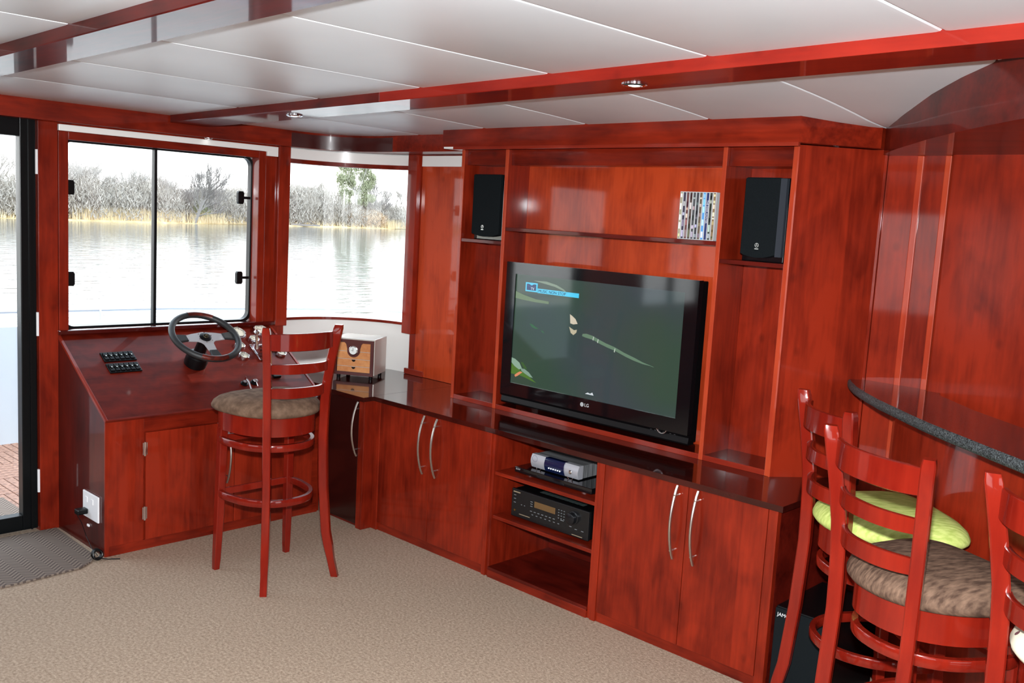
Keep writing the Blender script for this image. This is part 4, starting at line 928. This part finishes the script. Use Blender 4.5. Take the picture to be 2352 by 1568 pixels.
# ------------------------------------------------------------------ bar stools
def lerp_tab(tab, z):
    for a, c_ in zip(tab, tab[1:]):
        if a[0] <= z <= c_[0]:
            f_ = (z-a[0])/(c_[0]-a[0]); return [a[i]+(c_[i]-a[i])*f_ for i in range(1, len(a))]
    return tab[-1][1:]
BP = [(0, .178, -.192), (.08, .166, -.176), (.2, .151, -.155), (.4, .141, -.140), (.62, .139, -.130), (.75, .141, -.131), (.86, .147, -.136), (.97, .159, -.148), (1.06, .171, -.160), (1.108, .178, -.166)]
def outline(s_=1.0, n=40):
    P = []
    for k in range(n):
        a = 2*PI*k/n; c_, s2_ = math.cos(a), math.sin(a); e = 2/2.5
        e = 2/(2.3 if s2_ < 0 else 3.4); x = .207*math.copysign(abs(c_)**e, c_); y = (.195 if s2_ < 0 else .212)*math.copysign(abs(s2_)**e, s2_)
        f_ = 1+.15*(y/.2)
        P.append((x*f_*s_, y*s_+.045))
    return P
def hoop(b, z, sc):
    O = outline(sc, 60); pts = [p for p in O]
    # start at the front right leg, go round the back to the front left leg
    idx = [i for i, p in enumerate(pts)]
    right = [p for p in pts if p[1] < .165]
    right.sort(key=lambda p: math.atan2(p[0], -(p[1]-.045)))
    path = [(-.172, .178, z)] + [(x, y, z) for x, y in right] + [(.172, .178, z)]
    b.tube(path, 1.0, prof=[(-.008, -.015), (.008, -.015), (.010, -.012), (.010, .012), (.008, .015), (-.008, .015), (-.010, .012), (-.010, -.012)])
def make_stool(label, fab):
    t = thing('bar_stool', label, 'bar stool', (0, 0, 0), 0, 'cherry ladder-back bar stools')
    for sgn in (-1, 1):
        rings = []
        for i, (z, hw, y) in enumerate([(z,)+tuple(lerp_tab(BP, z)) for z in (0, .04, .08, .14, .2, .3, .4, .5, .62, .7, .78, .86, .92, .97, 1.02, 1.06, 1.09, 1.108)]):
            ang = math.radians(40)*sgn; w2, d2 = (.0165, .0190) if z > .1 else (.0145, .0155)
            if z > 1.10: w2 -= .003; d2 -= .003
            q = []
            for a_, b_ in ((-1, -.8), (-.8, -1), (.8, -1), (1, -.8), (1, .8), (.8, 1), (-.8, 1), (-1, .8)):
                x_, y_ = a_*w2, b_*d2
                q.append((sgn*hw + x_*math.cos(ang)-y_*math.sin(ang), y + x_*math.sin(ang)+y_*math.cos(ang), z))
            rings.append(q if sgn > 0 else q)
        B().loft(rings).obj('back_post', WST, t, True, 40)
        rings = []
        for z, hw, y, w2 in ((0, .179, .190, .0125), (.05, .178, .188, .0145), (.25, .174, .180, .017), (.655, .168, .170, .018)):
            rings.append([(sgn*hw+a_*w2, y+b_*w2, z) for a_, b_ in ((-1, -.8), (-.8, -1), (.8, -1), (1, -.8), (1, .8), (.8, 1), (-.8, 1), (-1, .8))])
        B().loft(rings).obj('leg', WST, t, True, 40)
    for zc, hh in ((1.046, .0365), (.933, .021), (.831, .0225)):
        hw, yb = lerp_tab(BP, zc); n = 16; b = B(); rings = []
        for k in range(n+1):
            u = -1+2*k/n; x = u*(hw-.008); y = yb-.052*(1-abs(u)**2.4)+.012
            tx = hw; ty = .052*2.4*abs(u)**1.4*math.copysign(1, u); l = math.hypot(tx, ty); nx_, ny_ = -ty/l, tx/l
            h2 = hh*(1 - .12*abs(u)**6); th = .0075
            rings.append([(x+nx_*sx_*th, y+ny_*sx_*th, zc+sz_*h2) for sx_, sz_ in ((-1, -.94), (-.5, -1), (.5, -1), (1, -.94), (1, .94), (.5, 1), (-.5, 1), (-1, .94))])
        b.loft(rings); b.obj('back_slat', WST, t, True, 40)
    b = B(); O = outline(.90); 
    b.loft([[(x, y, .638) for x, y in O], [(x, y, .716) for x, y in O]]); b.obj('seat_frame', WST, t, True, 40)
    b = B(); rings = []
    for s_, z in ((.90, .7155), (.97, .720), (1.015, .731), (1.02, .741), (.985, .758), (.90, .774), (.76, .786), (.5, .793), (.2, .795)):
        rings.append([(x, y, z) for x, y in outline(s_, 48)])
    b.loft(rings); b.obj('seat_cushion', fab, t, True, 60)
    for z in (.588, .350):
        b = B(); hoop(b, z, .845); b.obj('hoop', WST, t, True, 40)
        B().box(-.158, .158, .170, .186, z-.015, z+.015, .003).obj('front_rail', WST, t)
    return t
def place(t, x, y, deg): t.location = (x, y, 0); t.rotation_euler = (0, 0, math.radians(deg))
st1 = make_stool('cherry ladder-back bar stool with a taupe suede seat standing at the helm', F_BRN)
place(st1, 1.130, -.716, 90)
def stool_copy(label, fab, x, y, deg):
    c_ = copy_tree(st1); c_['label'] = label
    for ch in c_.children:
        if ch.name.startswith('seat_cushion'):
            ch.data = ch.data.copy(); ch.data.materials[0] = fab
    place(c_, x, y, deg); return c_
stool_copy('cherry ladder-back bar stool with a lime green seat at the narrow end of the bar', F_GRN, 3.463, -.122, -42.3)
stool_copy('cherry ladder-back bar stool with a streaked brown seat in the middle of the bar', F_BRS, 3.767, -.528, -27.4)
stool_copy('cherry ladder-back bar stool with a cream dotted seat at the right edge', F_WHT, 4.220, -.701, -30)

# ------------------------------------------------------------------ downlights
def downlight(x, y, z, r, label):
    t = thing('downlight', label, 'downlight', (x, y, z), 0, 'chrome downlights')
    B(Matrix.Translation((x, y, z))).lathe([(r, .0), (r, -.003), (r*.8, -.007), (r*.62, -.006), (r*.55, -.001)], 24).obj('bezel', CHROME, t, True)
    B(Matrix.Translation((x, y, z))).lathe([(r*.5, -.001), (r*.45, -.005), (r*.2, -.007)], 18).obj('bulb', BULB, t, True)
bz = lambda x: ceil_z(x, -1)-.035
downlight(2.812, -.595, bz(2.812), .040, 'chrome downlight in the beam above the television')
downlight(1.010, -.600, bz(1.01), .036, 'chrome downlight in the beam near the helm window')
downlight(3.000, -1.84, bz(3.0), .040, 'chrome downlight in the nearer ceiling beam at the top edge')
downlight(.045, -.47, 1.915, .020, 'tiny chrome downlight under the pelmet above the helm window')
downlight(2.955, .48, 1.925, .032, 'chrome downlight under the angled cornice')
downlight(1.090, .44, 1.917, .018, 'tiny chrome downlight under the white left end of the cornice')
